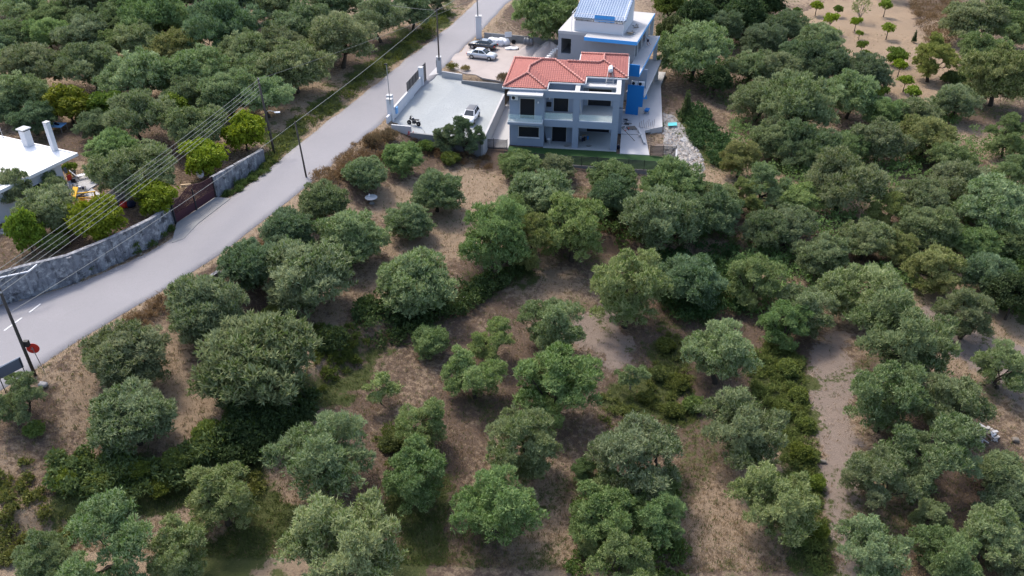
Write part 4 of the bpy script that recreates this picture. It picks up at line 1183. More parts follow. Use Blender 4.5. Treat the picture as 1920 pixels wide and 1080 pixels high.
# outside floors of the house: left passage, right patio, lawn
def hslab(name, pts, z, th, mat, kind='structure'):
    P = [hloc(*HP(x, y, 'z', z)) for x, y in pts]
    return tag(MB().prism([(p[0], p[1]) for p in P], -3.0 + z - th, -3.0 + z).build(name, mat), kind=kind)
tag(MB().prism([tuple(hloc(a, b)[:2]) for a, b in ((-17.6, -1.2), (-13.82, -1.2), (-13.82, 11.2), (-5.5, 11.2), (-5.5, 20), (-15.5, 20))], -3.3, -2.9).build('side_passage', M['screed']), kind='structure')
patio_pts = [hloc(.46, -.9), hloc(4.2, -.9), bloc(3.4, -9), bloc(4.1, -8.2), bloc(2.0, -2.4), bloc(-1.2, -2.4), hloc(.46, 13.5)]
tag(MB().prism([tuple(p[:2]) for p in patio_pts], -3.3, -2.93).build('patio', M['screed']), kind='structure')
tag(MB().prism([tuple(hloc(a, b)[:2]) for a, b in ((-13.8, -4.9), (7.3, -5.4), (7.3, -.9), (4.2, -.92), (0.05, -.92), (0, -.36), (-13.8, -.36))], -3.3, -2.99).build('lawn', M['lawn']), kind='structure')
# lawn edge: retaining wall with dark slatted fence
def slat_fence(name, p0, p1, h, label, npost=None, slats=8, wall=None, th=.05):
    p0 = np.array(p0, float); p1 = np.array(p1, float); L_ = np.linalg.norm(p1[:2] - p0[:2]); yaw = math.atan2(p1[1] - p0[1], p1[0] - p0[0]); dz = (p1[2] - p0[2])
    o = empty(name, p0, yaw, label, 'fence'); n_ = npost or max(1, round(L_ / 2.0))
    for i in range(n_ + 1):
        x = L_ * i / n_; MB().box(x - .035, x + .035, -.035, .035, dz * i / n_, dz * i / n_ + h + .04).build('post', M['darkmetal'], o)
    proto = None
    for i in range(n_):
        for k in range(slats):
            z = .05 + (h - .1) * k / slats
            x0, x1 = L_ * i / n_ + .04, L_ * (i + 1) / n_ - .04; s0, s1 = dz * i / n_ + z, dz * (i + 1) / n_ + z
            sh = (h - .1) / slats * .62
            MB().hexa([(x0, -.012, s0), (x1, -.012, s1), (x1, .012, s1), (x0, .012, s0), (x0, -.012, s0 + sh), (x1, -.012, s1 + sh), (x1, .012, s1 + sh), (x0, .012, s0 + sh)]).build('slat', M['darkmetal'], o)
    return o
wA, wB, wC = hloc(-13.8, -5.05), hloc(7.4, -5.55), hloc(7.6, -.6)
wall_run('lawn_wall', [(*wA[:2], -6.5, -2.85), (*wB[:2], -6.5, -2.85)], .22, M['raw_conc'], 'concrete retaining wall under the slatted fence below the lawn')
wall_run('lawn_side_wall', [(*wB[:2], -5.0, -2.5), (*wC[:2], -4.2, -1.9)], .2, M['screed'], 'narrow concrete wall closing the right end of the lawn')
slat_fence('lawn_fence', (*hloc(-13.7, -5.1)[:2], -2.84), (*hloc(7.3, -5.6)[:2], -2.84), 1.35, 'long dark slatted fence on the wall below the lawn, mostly behind trees', 11)
slat_fence('patio_fence', (*hloc(4.25, -1.0)[:2], -2.98), (*hloc(7.45, -.75)[:2], -2.98), 1.45, 'two dark slatted fence panels between patio end and lawn corner', 2)
slat_fence('passage_fence', (*hloc(-17.4, -1.5)[:2], -2.95), (*hloc(-13.9, -1.5)[:2], -2.95), 1.4, 'dark slatted fence panels closing the passage left of the house', 2)

# ------------------------------------------------------------------ unfinished building with blue edges
B = empty('blue_edged_building', bloc(0, 0, 0), R(-17.6), 'unfinished pale building with light blue slab edges and grey-blue tiled attic', 'building')
pl2 = M['plaster']
mb = MB()
holed(mb, -11.6, -7.3, 0, 9.0, 1.4, 1.7, [(-11.15, -9.7, 5.9, 8.1), (-11.1, -8.6, 2.4, 3.1)])
mb.box(-7.3, -.5, 1.15, 1.45, 0, 8.7); 
holed(mb, 1.45, 13.2, 6.02, 8.7, -.8, -.5, [(2.0, 3.3, 6.03, 8.3), (4.4, 6.6, 6.03, 8.3), (8, 10, 6.03, 8.3)], axis='a')
mb.box(-.8, -.5, 1.45, 13.2, 0, 6.0); mb.box(-11.6, -11.3, 1.7, 13.2, 0, 9.0); mb.box(-11.3, -.8, 12.9, 13.2, 0, 9.0)
mb.box(-11.3, -7.31, 1.75, 12.9, 5.5, 5.7)
mb.build('wall', pl2, B)
for a0, b0, z0, z1 in ((.75, 11.0, 3.05, 5.7), (1.35, 10.3, .05, 2.7), (-.45, 13.3, 6.02, 8.72)):
    MB().box(a0, a0 + .5, b0, b0 + .6, z0, z1).build('column', M['screed'], B)
sw = M['screed']
s1 = MB().prism([(-7.3, 1.14), (-.5, 1.14), (-.5, -3.7), (2.2, -3.9), (2.0, 11.5), (-.49, 11.5), (-.49, 13), (-7.3, 13)], 2.7, 3.0); s1.build('floor_slab', sw, B)
s2 = MB().prism([(-.49, -4.3), (1.3, -4.3), (1.15, 13.3), (-.49, 13.3)], 5.72, 6.0); s2.build('floor_slab', sw, B)
r3 = MB().prism([(-7.4, -.45), (0, -.45), (0.02, 14.0), (-11.6, 14.0), (-11.65, 1.38), (-7.4, 1.38)], 8.75, 9.15); r3.build('roof_slab', sw, B)
fa = MB(); fa.box(-7.42, .03, -.5, -.453, 8.68, 9.17); fa.build('blue_fascia', M['lightblue'], B)
fa = MB(); fa.box(.022, .06, -.5, 14.0, 8.7, 9.17); fa.build('blue_fascia', M['paleblue'], B)
fa = MB(); fa.hexa([(1.305, -4.34, 5.66), (1.35, -4.34, 5.66), (1.2, 13.3, 5.66), (1.155, 13.3, 5.66), (1.305, -4.34, 6.03), (1.35, -4.34, 6.03), (1.2, 13.3, 6.03), (1.155, 13.3, 6.03)]); fa.build('blue_fascia', M['paleblue'], B)
fa = MB(); fa.hexa([(2.205, -3.92, 2.66), (2.24, -3.92, 2.66), (2.04, 11.5, 2.66), (2.005, 11.5, 2.66), (2.205, -3.92, 3.03), (2.24, -3.92, 3.03), (2.04, 11.5, 3.03), (2.005, 11.5, 3.03)]); fa.build('blue_fascia', M['white_wall'], B)
t0 = BP(1177.7, 158.1, 'b', -3.75); t1 = BP(1196, 214, 'b', -3.75)
bw = MB(); bw.box(t0[0], 2.05, -3.96, -3.75, 1.3, t0[2]); bw.box(t0[0] - .05, 1.5, -3.94, -3.75, -.1, 1.3); bw.build('blue_wall', M['blue'], B)
u0 = BP(1179, 120, 'b', -4.4); u1 = BP(1198.5, 144, 'b', -4.4)
bw = MB(); bw.box(u0[0], u1[0], -4.5, -4.35, u1[2], u0[2]); bw.build('blue_wall', M['blue'], B)
bk = MB(); bk.box(-.6, 1.9, -1.2, -1.0, 3.0, 5.7); bk.build('recess_wall', M['grey_wall'], B)
for a in (.1, 1.05): ac_unit(B, a, -2.6, 3.9)
# the terrace on the ground and its front walls
tp = [(1.45, -2.4), (3.3, -9.0), (4.17, -8.15), (5.48, -6.95), (2.65, 8.8), (2.5, 14.5), (-.45, 14.5), (-.45, -2.4)]
tag(MB().prism([tuple(bloc(*q)[:2]) for q in [(1.45, -2.4), (2.6, -8.0), (4.17, -8.15), (5.48, -6.95), (2.65, 8.8), (2.5, 14.5), (-.45, 14.5), (-.45, -2.4)]], -5.2, -2.9).build('terrace', M['screed']), kind='structure')
# attic
at0, at1 = -9.45, -2.4
am = MB(); am.box(at0, at1, 2.0, 2.25, 9.15, 10.6); am.box(at1 - .25, at1, 2.26, 9.5, 9.15, 11.3); am.box(at0, at0 + .25, 2.26, 9.5, 9.15, 11.3)
am.add([(at1 - .25, 2.26, 11.3), (at1, 2.26, 11.3), (at1, 9.5, 13.9), (at1 - .25, 9.5, 13.9), (at1 - .25, 9.5, 11.3), (at1, 9.5, 11.3)], [(0, 1, 2, 3), (1, 5, 2), (0, 3, 4), (0, 4, 5, 1), (3, 2, 5, 4)])
am.build('attic_wall', M['white_wall'], B)
gb = MB()
for i in range(9):
    x = at0 + .2 + i * (at1 - at0 - .4) / 8; gb.box(x - .05, x + .05, 2.06, 2.16, 10.6, 11.05)
gb.box(at0, at1, 2.05, 2.17, 10.8, 10.86); gb.build('eave_posts', M['raw_conc'], B)
bb0, bb1 = BP(1115, 27.5, 'b', 1.9), BP(1152, 43, 'b', 1.9)
MB().box(bb0[0], bb1[0], 1.86, 1.96, bb1[2], bb0[2]).build('blue_board', M['lightblue'], B)
sx, sy = 150, 130
ga, gb_ = np.meshgrid(np.linspace(at0 - .15, at1 + .2, sx), np.linspace(1.75, 9.6, sy))
run = gb_ - 1.75
zz = 11.02 + run * .36 + .12 * np.abs(np.sin(ga * math.pi / .36)) + .06 * (1 - np.mod(run, .42) / .42)
ii = np.arange(sx * sy).reshape(sy, sx)
bf = np.stack([ii[:-1, :-1].ravel(), ii[:-1, 1:].ravel(), ii[1:, 1:].ravel(), ii[1:, :-1].ravel()], 1)
ro = obj('attic_roof', arr_mesh('attic_roof', np.column_stack([ga.ravel(), gb_.ravel(), zz.ravel()]), bf, M['btile'], None, True), B); ro['kind'] = 'stuff'
ur = MB().hexa([(at0 - .1, 1.8, 10.9), (at1 + .15, 1.8, 10.9), (at1 + .15, 9.6, 13.71), (at0 - .1, 9.6, 13.71), (at0 - .1, 1.8, 10.98), (at1 + .15, 1.8, 10.98), (at1 + .15, 9.6, 13.79), (at0 - .1, 9.6, 13.79)]); ur.build('roof_deck', M['old_white'], B)
vt = MB()
for i in range(14):
    y = 1.9 + i * .55; vt.tube([(at1 + .2, y, 11.1 + (y - 1.75) * .36), (at1 + .2, y + .6, 11.1 + (y + .55 - 1.75) * .36)], [.14, .11], 6)
vt.build('verge_tiles', M['btile'], B, smooth=True)
rl_ = MB()
rl_.bar((at0 - .3, 1.6, 11.75), (at1, 1.6, 11.75), .05, .05)
for x in (at0 - .3, at1): rl_.bar((x, 1.6, 9.2), (x, 1.6, 11.75), .05, .05)
rl_.bar((at0 - .3, 1.6, 11.75), (at0 - .3, 4.5, 11.75), .05, .05); rl_.build('guard_rail', M['gutter'], B)
# ------------------------------------------------------------------ white house on the left
ZR = 4.45
tip = un(146, 287, ZR); bk_ = un(0, 254, ZR); fr_ = un(59, 329, ZR)
e1 = (bk_ - tip) / np.linalg.norm(bk_ - tip); e2 = (fr_ - tip) / np.linalg.norm(fr_ - tip)
print('white house', tip, np.degrees(np.arctan2(e1[1], e1[0])), np.degrees(np.arctan2(e2[1], e2[0])))
def wloc(s, t, z): return (tip[0] + e1[0] * s + e2[0] * t, tip[1] + e1[1] * s + e2[1] * t, z)
WH = empty('white_house', (tip[0], tip[1], .9), 0, 'single-storey white house with flat white roof and two chimneys', 'house')
def wbox(s0, s1, t0, t1, z0, z1):
    mb = MB(); q = [(s0, t0), (s1, t0), (s1, t1), (s0, t1)]
    return mb.prism([wloc(*p, 0)[:2] for p in q], z0, z1)
wbox(-.0, 15, 0, 12, ZR - .3, ZR - .06).build('roof', M['roofwhite'], WH, world=True)
for q in ((0, 15, 0, .22), (0, .22, .23, 11.77), (0, 15, 11.78, 12)): wbox(*q, ZR - .06, ZR + .03).build('roof_kerb', M['roofwhite'], WH, world=True)
cw = un(118.5, 306, ZR - .3) - tip
det = e1[0] * e2[1] - e1[1] * e2[0]
cs = (cw[0] * e2[1] - cw[1] * e2[0]) / det; ct = (e1[0] * cw[1] - e1[1] * cw[0]) / det
print('corner s,t', cs, ct)
cs = max(.5, min(cs, 2.5)); ct = max(.5, min(ct, 3.5))
for q in ((cs, cs + .25, ct, 11), (cs + .26, 14.5, ct, ct + .25), (cs + .26, 14.5, 10.75, 11)): wbox(*q, .5, ZR - .301).build('wall', M['white_wall'], WH, world=True)
wd = wbox(cs - .02, cs + .1, ct + 2.9, ct + 3.8, 1.0, 3.1).build('door', M['shutter'], WH, world=True)
wbox(cs - .05, cs - .021, ct + 2.82, ct + 3.88, 3.11, 3.2).build('door_frame', M['gutter'], wd, world=True)
for (px, py, z, mt, w_) in ((103, 315, 3.1, 'greyplastic', .32), (110, 328, 2.2, 'red', .42)):
    f_ = un(px, py, z)
    d_ = f_ - tip; s_ = cs - .03; tt_ = (e1[0] * d_[1] - e1[1] * d_[0]) / det
    wbox(s_ - .12, s_ + .02, tt_ - w_ / 2, tt_ + w_ / 2, z - .3, z + .3).build('wall_box', M[mt], WH, world=True)
def chimney(px, py, h, w, cap):
    b_ = un(px, py, ZR); c = empty('chimney_anchor', b_, 0)
    bpy.data.objects.remove(c)
    a = math.atan2(e1[1], e1[0]); ca, sa = math.cos(a), math.sin(a)
    P = lambda r1, r2: [(b_[0] + x * ca * r1 - y * sa * r2, b_[1] + x * sa * r1 + y * ca * r2) for x, y in ((-1, -1), (1, -1), (1, 1), (-1, 1))]
    o = MB().prism(P(w / 2, w / 2), ZR - .05, ZR + h).build('chimney', M['white_wall'], WH, world=True)
    if cap:
        MB().prism(P(w * .42, w * .42), ZR + h + .001, ZR + h + .16).build('flue', M['blackplastic'], o, world=True)
        MB().prism(P(w * .68, w * .68), ZR + h + .161, ZR + h + .27).build('cap', M['old_white'], o, world=True)
    else: MB().prism(P(w * .56, w * .56), ZR + h - .1, ZR + h + .02).build('cap', M['old_white'], o, world=True)
chimney(54, 272, 1.7, .8, True); chimney(103, 281, 3.2, .5, False)
mp = un(6, 258, ZR); MB().tube([(mp[0], mp[1], ZR - .05), (mp[0], mp[1], ZR + 1.9)], .035, 6).build('antenna_mast', M['steel'], WH, world=True)
GZ_ = .96
def gslab(name, pts, z, mat, kind='structure'):
    P = [un(x, y, z) for x, y in pts]
    return tag(MB().prism([(p[0], p[1]) for p in P], z - .3, z).build(name, mat), kind=kind)
gslab('house_patio', [(128, 340), (147, 327), (170, 330), (186, 342), (158, 361), (136, 372), (118, 352)], 1.06, M['screed'])
gslab('garden_path', [(158, 364), (172, 353), (186, 362), (200, 378), (176, 392), (160, 380)], 1.03, M['screed'])
# sun chair
def P_(px, py, z=1.06): return un(px, py, z)
c = empty('sun_chair', P_(157, 334), R(215), 'white striped sun chair on the pale patio of the white house', 'sun chair')
for i in range(6):
    x = -.6 + i * .2; MB().box(x, x + .17, -.3, .3, .42, .46).build('slat', M['whiteplastic'], c)
for i in range(5):
    MB().hexa([(.62 + i * .1, -.3, .47 + i * .15), (.62 + i * .1, .3, .47 + i * .15), (.67 + i * .1, .3, .45 + i * .15), (.67 + i * .1, -.3, .45 + i * .15), (.7 + i * .1, -.3, .59 + i * .15), (.7 + i * .1, .3, .59 + i * .15), (.75 + i * .1, .3, .57 + i * .15), (.75 + i * .1, -.3, .57 + i * .15)]).build('back_slat', M['whiteplastic'], c)
for x in (-.55, .55):
    for y in (-.28, .28): MB().bar((x, y, 0), (x * .85, y, .44), .04, .04).build('leg', M['darkmetal'], c)
MB().bar((-.6, -.31, .44), (1.15, -.31, 1.2), .03, .03).bar((-.6, .31, .44), (1.15, .31, 1.2), .03, .03).build('frame', M['darkmetal'], c)
# pots, plants
def pot(px, py, r, h, mat, label):
    o = empty('plant_pot', P_(px, py), 0, label, 'plant pot')
    MB().lathe([(r * .7, 0), (r, h * .9), (r * 1.1, h * .9), (r * 1.1, h), (r * .9, h), (r * .85, h * .85)], (0, 0, 0), 14).build('pot', mat, o, smooth=True)
    rng = np.random.RandomState(int(px)); V, F, T = leaf_cloud(rng, [(0, 0, h + .35, .5, .8), (.15, .1, h + .55, .35, .8)], 500, .3, .1, .6)
    obj('foliage', arr_mesh('foliage', V, F, M['leaf_citrus'], T), o)
pot(131, 333, .3, .75, M['yellow'], 'yellow plant pot against the white house wall')
pot(139, 328, .28, .5, M['blackplastic'], 'black plant pot beside the yellow one')
pot(177, 337, .26, .4, M['greyplastic'], 'grey plant pot at the outer patio corner')
def chair(px, py, rz, mat, label):
    o = empty('garden_chair', P_(px, py), R(rz), label, 'chair')
    MB().box(-.24, .24, -.24, .24, .42, .46).build('seat', mat, o, bevel=.015); MB().hexa([(-.24, .2, .47), (.24, .2, .47), (.24, .25, .47), (-.24, .25, .47), (-.22, .3, .92), (.22, .3, .92), (.22, .34, .92), (-.22, .34, .92)]).build('backrest', mat, o)
    for x in (-.21, .21):
        for y in (-.21, .21): MB().bar((x * 1.15, y * 1.15, 0), (x, y, .42), .035, .035).build('leg', mat, o)
chair(136, 351, 40, M['whiteplastic'], 'white garden chair beside the black one on the patio')
chair(141, 348, 200, M['blackplastic'], 'black garden chair at the near side of the patio')
t_ = empty('garden_table', P_(151, 366), R(20), 'dark cluttered garden table at the patio edge behind the yellow swing bench', 'table')
MB().box(-.7, .7, -.45, .45, .7, .75).build('table_top', M['blackplastic'], t_, bevel=.01)
for x in (-.62, .62):
    for y in (-.38, .38): MB().bar((x, y, 0), (x, y, .7), .05, .05).build('leg', M['darkmetal'], t_)
for i in range(4): MB().lathe([(.1, 0), (.13, .2)], (-.45 + i * .3, .1 * (-1) ** i, .752), 8).build('tin', M[['greyplastic', 'blackplastic', 'whiteplastic', 'navy'][i]], t_)
# yellow swing bench
yb = empty('swing_bench', un(166, 392, .96), R(14), 'yellow slatted swing bench with tilted yellow roof panel in the white house garden', 'swing bench')
for x in (-1.0, 1.0):
    MB().bar((x, -.55, 0), (x, -.05, 1.85), .09, .09).bar((x, .55, 0), (x, .05, 1.85), .09, .09).build('side_frame', M['yellow'], yb)
MB().bar((-1.05, 0, 1.88), (1.15, 0, 1.88), .1, .1).build('top_beam', M['yellow'], yb)
MB().hexa([(-1.25, -.6, 1.55), (-.75, -.75, 1.5), (-.45, .5, 2.25), (-.95, .62, 2.3), (-1.25, -.6, 1.66), (-.75, -.75, 1.61), (-.45, .5, 2.36), (-.95, .62, 2.41)]).build('roof_panel', M['yellow'], yb, bevel=.03)
for i in range(6): MB().box(-.8, .8, -.35 + i * .115, -.26 + i * .115, .5, .54).build('seat_slat', M['yellow'], yb)
for i in range(4): MB().box(-.8, .8, .33 + i * .04, .37 + i * .04, .6 + i * .15, .71 + i * .15).build('back_slat', M['yellow'], yb)
for x in (-.75, .75): MB().tube([(x, -.3, .55), (x, 0, 1.85)], .015, 5).tube([(x, .3, .55), (x, 0, 1.85)], .015, 5).build('chain', M['steel'], yb)
# whitish flowering bushes and a coloured bundle
def flowerbush(px, py, r, n, mat, label, name='flowering_bush', col=(1, 1, 1), cat='bush'):
    rng = np.random.RandomState(int(px * 7)); cl = dome(rng, 9, r, r * .6, r * .4, r * .3, r * .5, -.3)
    V, F, T = leaf_cloud(rng, cl, n, .24, .09, .5)
    o = tag(obj(name, arr_mesh(name, V, F, mat, T), None, un(px, py, .97)), label, cat); o.color = (*col, 1); return o
leaf_white = leafmat('pale_petals', (.42, .4, .42), (.6, .58, .6), (.4, .4, .4), .6)
flowerbush(228, 376, 1.15, 2200, leaf_white, 'whitish flowering bush between yellow swing bench and the gate-side citrus')
flowerbush(192, 380, .7, 1000, leaf_white, 'small whitish flowering bush at the end of the garden path')
b_ = empty('cloth_bundle', un(239, 388, .97), 0, 'rounded red and dark blue bundle beside the whitish bush', 'bundle')
MB().lathe([(.05, 0), (.42, .06), (.52, .28), (.4, .52), (.1, .62)], (-.22, 0, 0), 12).build('red_half', M['red'], b_, smooth=True); MB().lathe([(.05, 0), (.42, .06), (.5, .3), (.38, .55), (.1, .66)], (.4, .1, 0), 12).build('blue_half', M['navy'], b_, smooth=True)
# dish, timber, shed, table sheet, steps
d_ = empty('satellite_dish', un(377, 335, .96), R(-20), 'white round dish leaning under the citrus tree by the maroon gate', 'dish')
o = MB().lathe([(.02, .12), (.25, .08), (.5, 0), (.52, .02), (.25, .11), (.02, .15)], (0, 0, 0), 20).build('dish', M['whiteplastic'], d_, smooth=True); o.rotation_euler = (R(62), 0, 0); o.location = (0, 0, .55)
MB().tube([(0, 0, 0), (0, .05, .5)], .04, 6).build('foot', M['darkmetal'], d_); MB().tube([(.1, -.05, .6), (.05, -.5, .75)], .025, 5).build('arm', M['darkmetal'], d_)
def planks(px, py, z, rz, n, L, label, mat, name='timber_stack', cat='timber'):
    rng = np.random.RandomState(n + int(px)); o = empty(name, un(px, py, z), R(rz), label, cat)
    for i in range(n):
        a = rng.uniform(-.12, .12); y = rng.uniform(-.3, .3); z_ = .03 + .06 * i; l_ = L * rng.uniform(.7, 1)
        MB().bar((-l_ / 2, y - a, z_), (l_ / 2, y + a, z_), .18, .05).build('plank', mat, o)
planks(349, 349, .96, 20, 4, 1.4, 'few pale timber offcuts behind the maroon gate', M['timber'])
sh = empty('garden_shed', at(84, 222), R(-30), 'dark low shed behind the tall white chimney', 'shed')
MB().box(-1.1, 1.1, -1.2, 1.2, 0, 1.7).build('wall', M['blackplastic'], sh); MB().hexa([(-1.3, -1.4, 1.72), (1.3, -1.4, 1.72), (1.3, 1.4, 2.2), (-1.3, 1.4, 2.2), (-1.3, -1.4, 1.78), (1.3, -1.4, 1.78), (1.3, 1.4, 2.26), (-1.3, 1.4, 2.26)]).build('roof', M['darkmetal'], sh)
MB().bar((-1.3, 1.42, 2.24), (1.3, 1.42, 2.24), .08, .1).bar((1.32, -1.4, 1.77), (1.32, 1.4, 2.25), .08, .1).build('roof_edge', M['oldtimber'], sh)
tb = empty('work_table', at(106, 246), R(-4), 'blue-grey sheet-topped table beside the dark shed', 'table')
MB().box(-1.3, 1.2, -.75, .75, .8, .84).build('table_top', M['paleblue'], tb)
for x in (-1.2, 1.1):
    for y in (-.65, .65): MB().bar((x, y, -.2), (x, y, .8), .06, .06).build('leg', M['steel'], tb)
for x, y in ((-.2, .2), (.3, -.1), (.05, 0)): MB().box(x, x + .3, y, y + .18, .842, .98).build('tool_box', M['navy'], tb)
gs = empty('garden_steps', un(12, 440, .97), R(-12), 'few grey stone steps at the left frame edge', 'steps')
for i in range(4): MB().box(-.9, .9, -.15 + i * .45, .25 + i * .45, -.1, .12 + i * .14).build('step', M['raw_conc'], gs, bevel=.02)

# ------------------------------------------------------------------ road wall and maroon gate
hts = [2.9, 2.9, 2.9, 3.0, 2.6, 2.5, 2.4, 1.95]
rwl = empty('old_road_wall', WALLB[4], 0, 'long stained grey concrete wall along the road left of the maroon gate', 'wall')
def cut(A, B, n): return [A + (B - A) * i / n for i in range(n + 1)]
for i in range(len(WALLB) - 1):
    A, B_p = WALLB[i], WALLB[i + 1]; n_ = max(1, int(np.linalg.norm(B_p - A) / 2.6)); q = cut(A, B_p, n_)
    for k in range(n_):
        a, b = q[k], q[k + 1]; ha = hts[i] + (hts[i + 1] - hts[i]) * k / n_; hb = hts[i] + (hts[i + 1] - hts[i]) * (k + 1) / n_
        d = (b - a)[:2] / np.linalg.norm((b - a)[:2]); n2 = np.array([-d[1], d[0]]); a2 = a[:2] + d * .012; b2 = b[:2] - d * .012
        f = lambda p, o_, z: (p[0] + n2[0] * o_, p[1] + n2[1] * o_, z)
        off = .03 * ((k + i) % 2)
        MB().hexa([f(a2, -off, -.4), f(b2, -off, -.4), f(b2, .42, -.4), f(a2, .42, -.4), f(a2, .06 - off, ha), f(b2, .06 - off, hb), f(b2, .4, hb), f(a2, .4, ha)]).build('wall_panel', M['oldconc'], rwl, world=True)
        MB().hexa([f(a, .01, ha + .002), f(b, .01, hb + .002), f(b, .44, hb + .002), f(a, .44, ha + .002), f(a, .01, ha + .1), f(b, .01, hb + .1), f(b, .44, hb + .1), f(a, .44, ha + .1)]).build('coping', M['oldconc'], rwl, world=True)
p_ = WALLB[4]; MB().box(p_[0] - .28, p_[0] + .28, p_[1] - .2, p_[1] + .15, -.3, 2.6).build('pilaster', M['oldconc'], rwl, world=True)
rp = [un(53.5, 509, 3.08), un(0, 520.5, 3.0), un(-60, 532, 3.0)]
pr_ = MB().bar(rp[0], rp[1], .09, .09).bar(rp[1], rp[2], .09, .09); r2_ = un(69, 496, 3.12); pr_.bar(rp[0], r2_, .09, .09)
tag(pr_.build('white_pipe', M['whiteplastic'], None), 'white pipe lying along the top of the stained road wall', 'pipe')
g0, g1 = un(331, 418, .1), un(404, 370, .1)
gw = np.linalg.norm((g1 - g0)[:2]); gy = math.atan2(g1[1] - g0[1], g1[0] - g0[0])
G_ = empty('maroon_gate', g0, gy, 'maroon and dark purple slatted driveway gate with curved top', 'gate')
ns_ = 34
gtop = lambda s: 2.3 + .15 * s + .55 * math.exp(-((s - .45) / .22) ** 2)
for i in range(ns_):
    s = (i + .5) / ns_; x = s * gw
    MB().box(x - .055, x + .055, -.02, .02, .95, gtop(s)).build('slat', M['gate_slat'], G_)
for s0 in (0, .5):
    MB().box(s0 * gw + .03, s0 * gw + gw / 2 - .03, -.015, .015, .06, .93).build('lower_panel', M['gate_slat'], G_)
    MB().box(s0 * gw + .02, s0 * gw + gw / 2 - .02, -.05, -.021, .9, 1.0).box(s0 * gw + .02, s0 * gw + gw / 2 - .02, -.05, -.021, 1.65, 1.73).build('rail', M['gate_slat'], G_)
for x in (-.08, gw / 2, gw + .08): MB().box(x - .06, x + .06, -.08, .08, -.1, 2.45).build('post', M['darkmetal'], G_)
w0, w1, w2_ = un(405, 369, .1), un(455, 334, .1), un(498, 304, .1)
wall_run('old_side_wall', [(w0[0], w0[1], -.4, 2.4), (w1[0], w1[1], -.4, 2.05), (w2_[0], w2_[1], -.4, 1.7)], .35, M['oldconc'], 'stained grey concrete wall right of the maroon gate, ending at the wooden pole', side=0)

# ------------------------------------------------------------------ poles and cables
def pole(name, bpx, tpx, r0, r1, H_, label, mat, ground=None, cat='pole'):
    b = at(*bpx) if ground is None else np.array(ground, float)
    z_top = b[2] + H_
    t = un(*tpx, z_top)
    if np.hypot(*(t - b)[:2]) > .14 * H_: t[:2] = b[:2] + (t - b)[:2] * (.14 * H_ / np.hypot(*(t - b)[:2]))
    o = empty(name, b, 0, label, cat)
    MB().tube([(0, 0, -.5), tuple((t - b) * .5), tuple(t - b)], [r0, (r0 + r1) / 2, r1], 10).build('shaft', mat, o, smooth=True)
    return o, b, t
pA, bA, tA = pole('utility_pole', (66, 704), (-16, 508), .14, .10, 10.0, 'dark leaning utility pole behind the round red sign at the left edge', M['wood_pole'], cat='utility pole')
pC, bC, tC = pole('utility_pole', (515, 288), (481, 144), .16, .11, 9.0, 'wooden utility pole carrying the five wires beside the road, with a small lamp', M['wood_pole'], cat='utility pole')
pB, bB, tB = pole('utility_pole', (575, 333), (553, 228), .11, .08, 6.6, 'slim dark utility pole on the plot side of the road', M['wood_pole'], cat='utility pole')
gpz = un(823, 137, 0)
pD, bD, tD = pole('utility_pole', (0, 0), (819, 31), .13, .09, 9.0, 'dark utility pole on the square grey gate pillar', M['wood_pole'], (gpz[0] + .1, gpz[1] + .2, .5), cat='utility pole')
wpz = un(898, 72, 0)
pE, bE, tE = pole('utility_pole', (0, 0), (893, -40), .12, .09, 8.5, 'grey pole rising from the tall white yard pillar at the top', M['conc_pole'], (wpz[0] - .05, wpz[1] + .2, 1), cat='utility pole')
bF = along(-.45, .2); pF, bF, tF = pole('thin_mast', (0, 0), (723, 135), .06, .04, 7.2, 'thin grey mast on the white double pillar', M['conc_pole'], (bF[0], bF[1], 0.5), cat='mast')
MB().box(tF[0] - .3, tF[0] + .12, tF[1] - .06, tF[1] + .06, tF[2] - .15, tF[2]).build('mast_head', M['blackplastic'], pF, world=True)
MB().box(bA[0] + .12, bA[0] + .5, bA[1] - .15, bA[1] + .15, 3.0, 3.5).build('cable_box', M['blackplastic'], pA, world=True)
lc = un(511, 208, bC[2] + 5.0)
lp = MB(); mid_ = (bC + (tC - bC) * .55); lp.tube([mid_, mid_ + np.array([.5, -.1, .3]), mid_ + np.array([1.3, -.2, .15])], .035, 6); lp.build('lamp_arm', M['steel'], pC, world=True)
MB().box(mid_[0] + 1.1, mid_[0] + 1.75, mid_[1] - .33, mid_[1] - .08, mid_[2] + .05, mid_[2] + .17).build('lamp_head', M['whiteplastic'], pC, world=True, bevel=.03)
def insul(par, t, off):
    for k in range(5):
        q = t + np.array([off[0], off[1], -.12 - .42 * k]); MB().lathe([(.03, -.07), (.06, -.04), (.045, 0), (.06, .04), (.03, .07)], q, 8).build('insulator', M['old_white'], par, world=True)
    MB().tube([t + np.array([off[0] * .6, off[1] * .6, -.05]), t + np.array([off[0] * .6, off[1] * .6, -1.95])], .025, 5).build('rack', M['steel'], par, world=True)
insul(pA, tA, (.12, -.1)); insul(pC, tC, (.12, -.1))
def cable(a, b, sag, r, label, mat='cable', grp=None, n=24):
    a = np.array(a); b = np.array(b); pts = []
    for i in range(n + 1):
        f = i / n; q = a + (b - a) * f; q[2] -= 4 * sag * f * (1 - f); pts.append(q)
    o = MB().tube(pts, r, 5, caps=False).build('power_cable', M[mat]); return tag(o, label, 'cable', grp)
nm_ = ['top', 'second', 'middle', 'fourth', 'lowest']
for k in range(5):
    cable(tA + np.array([.12, -.1, -.12 - .42 * k]), tC + np.array([.12, -.1, -.12 - .42 * k]), .35, .02, f'{nm_[k]} of the five parallel wires strung between the two wooden poles', 'cable', 'parallel wires over the white house garden')
cable(tB + (0, 0, -.1), tD + (0, 0, -.15), .35, .027, 'thick service cable from the slim roadside pole to the pillar pole', 'cable')
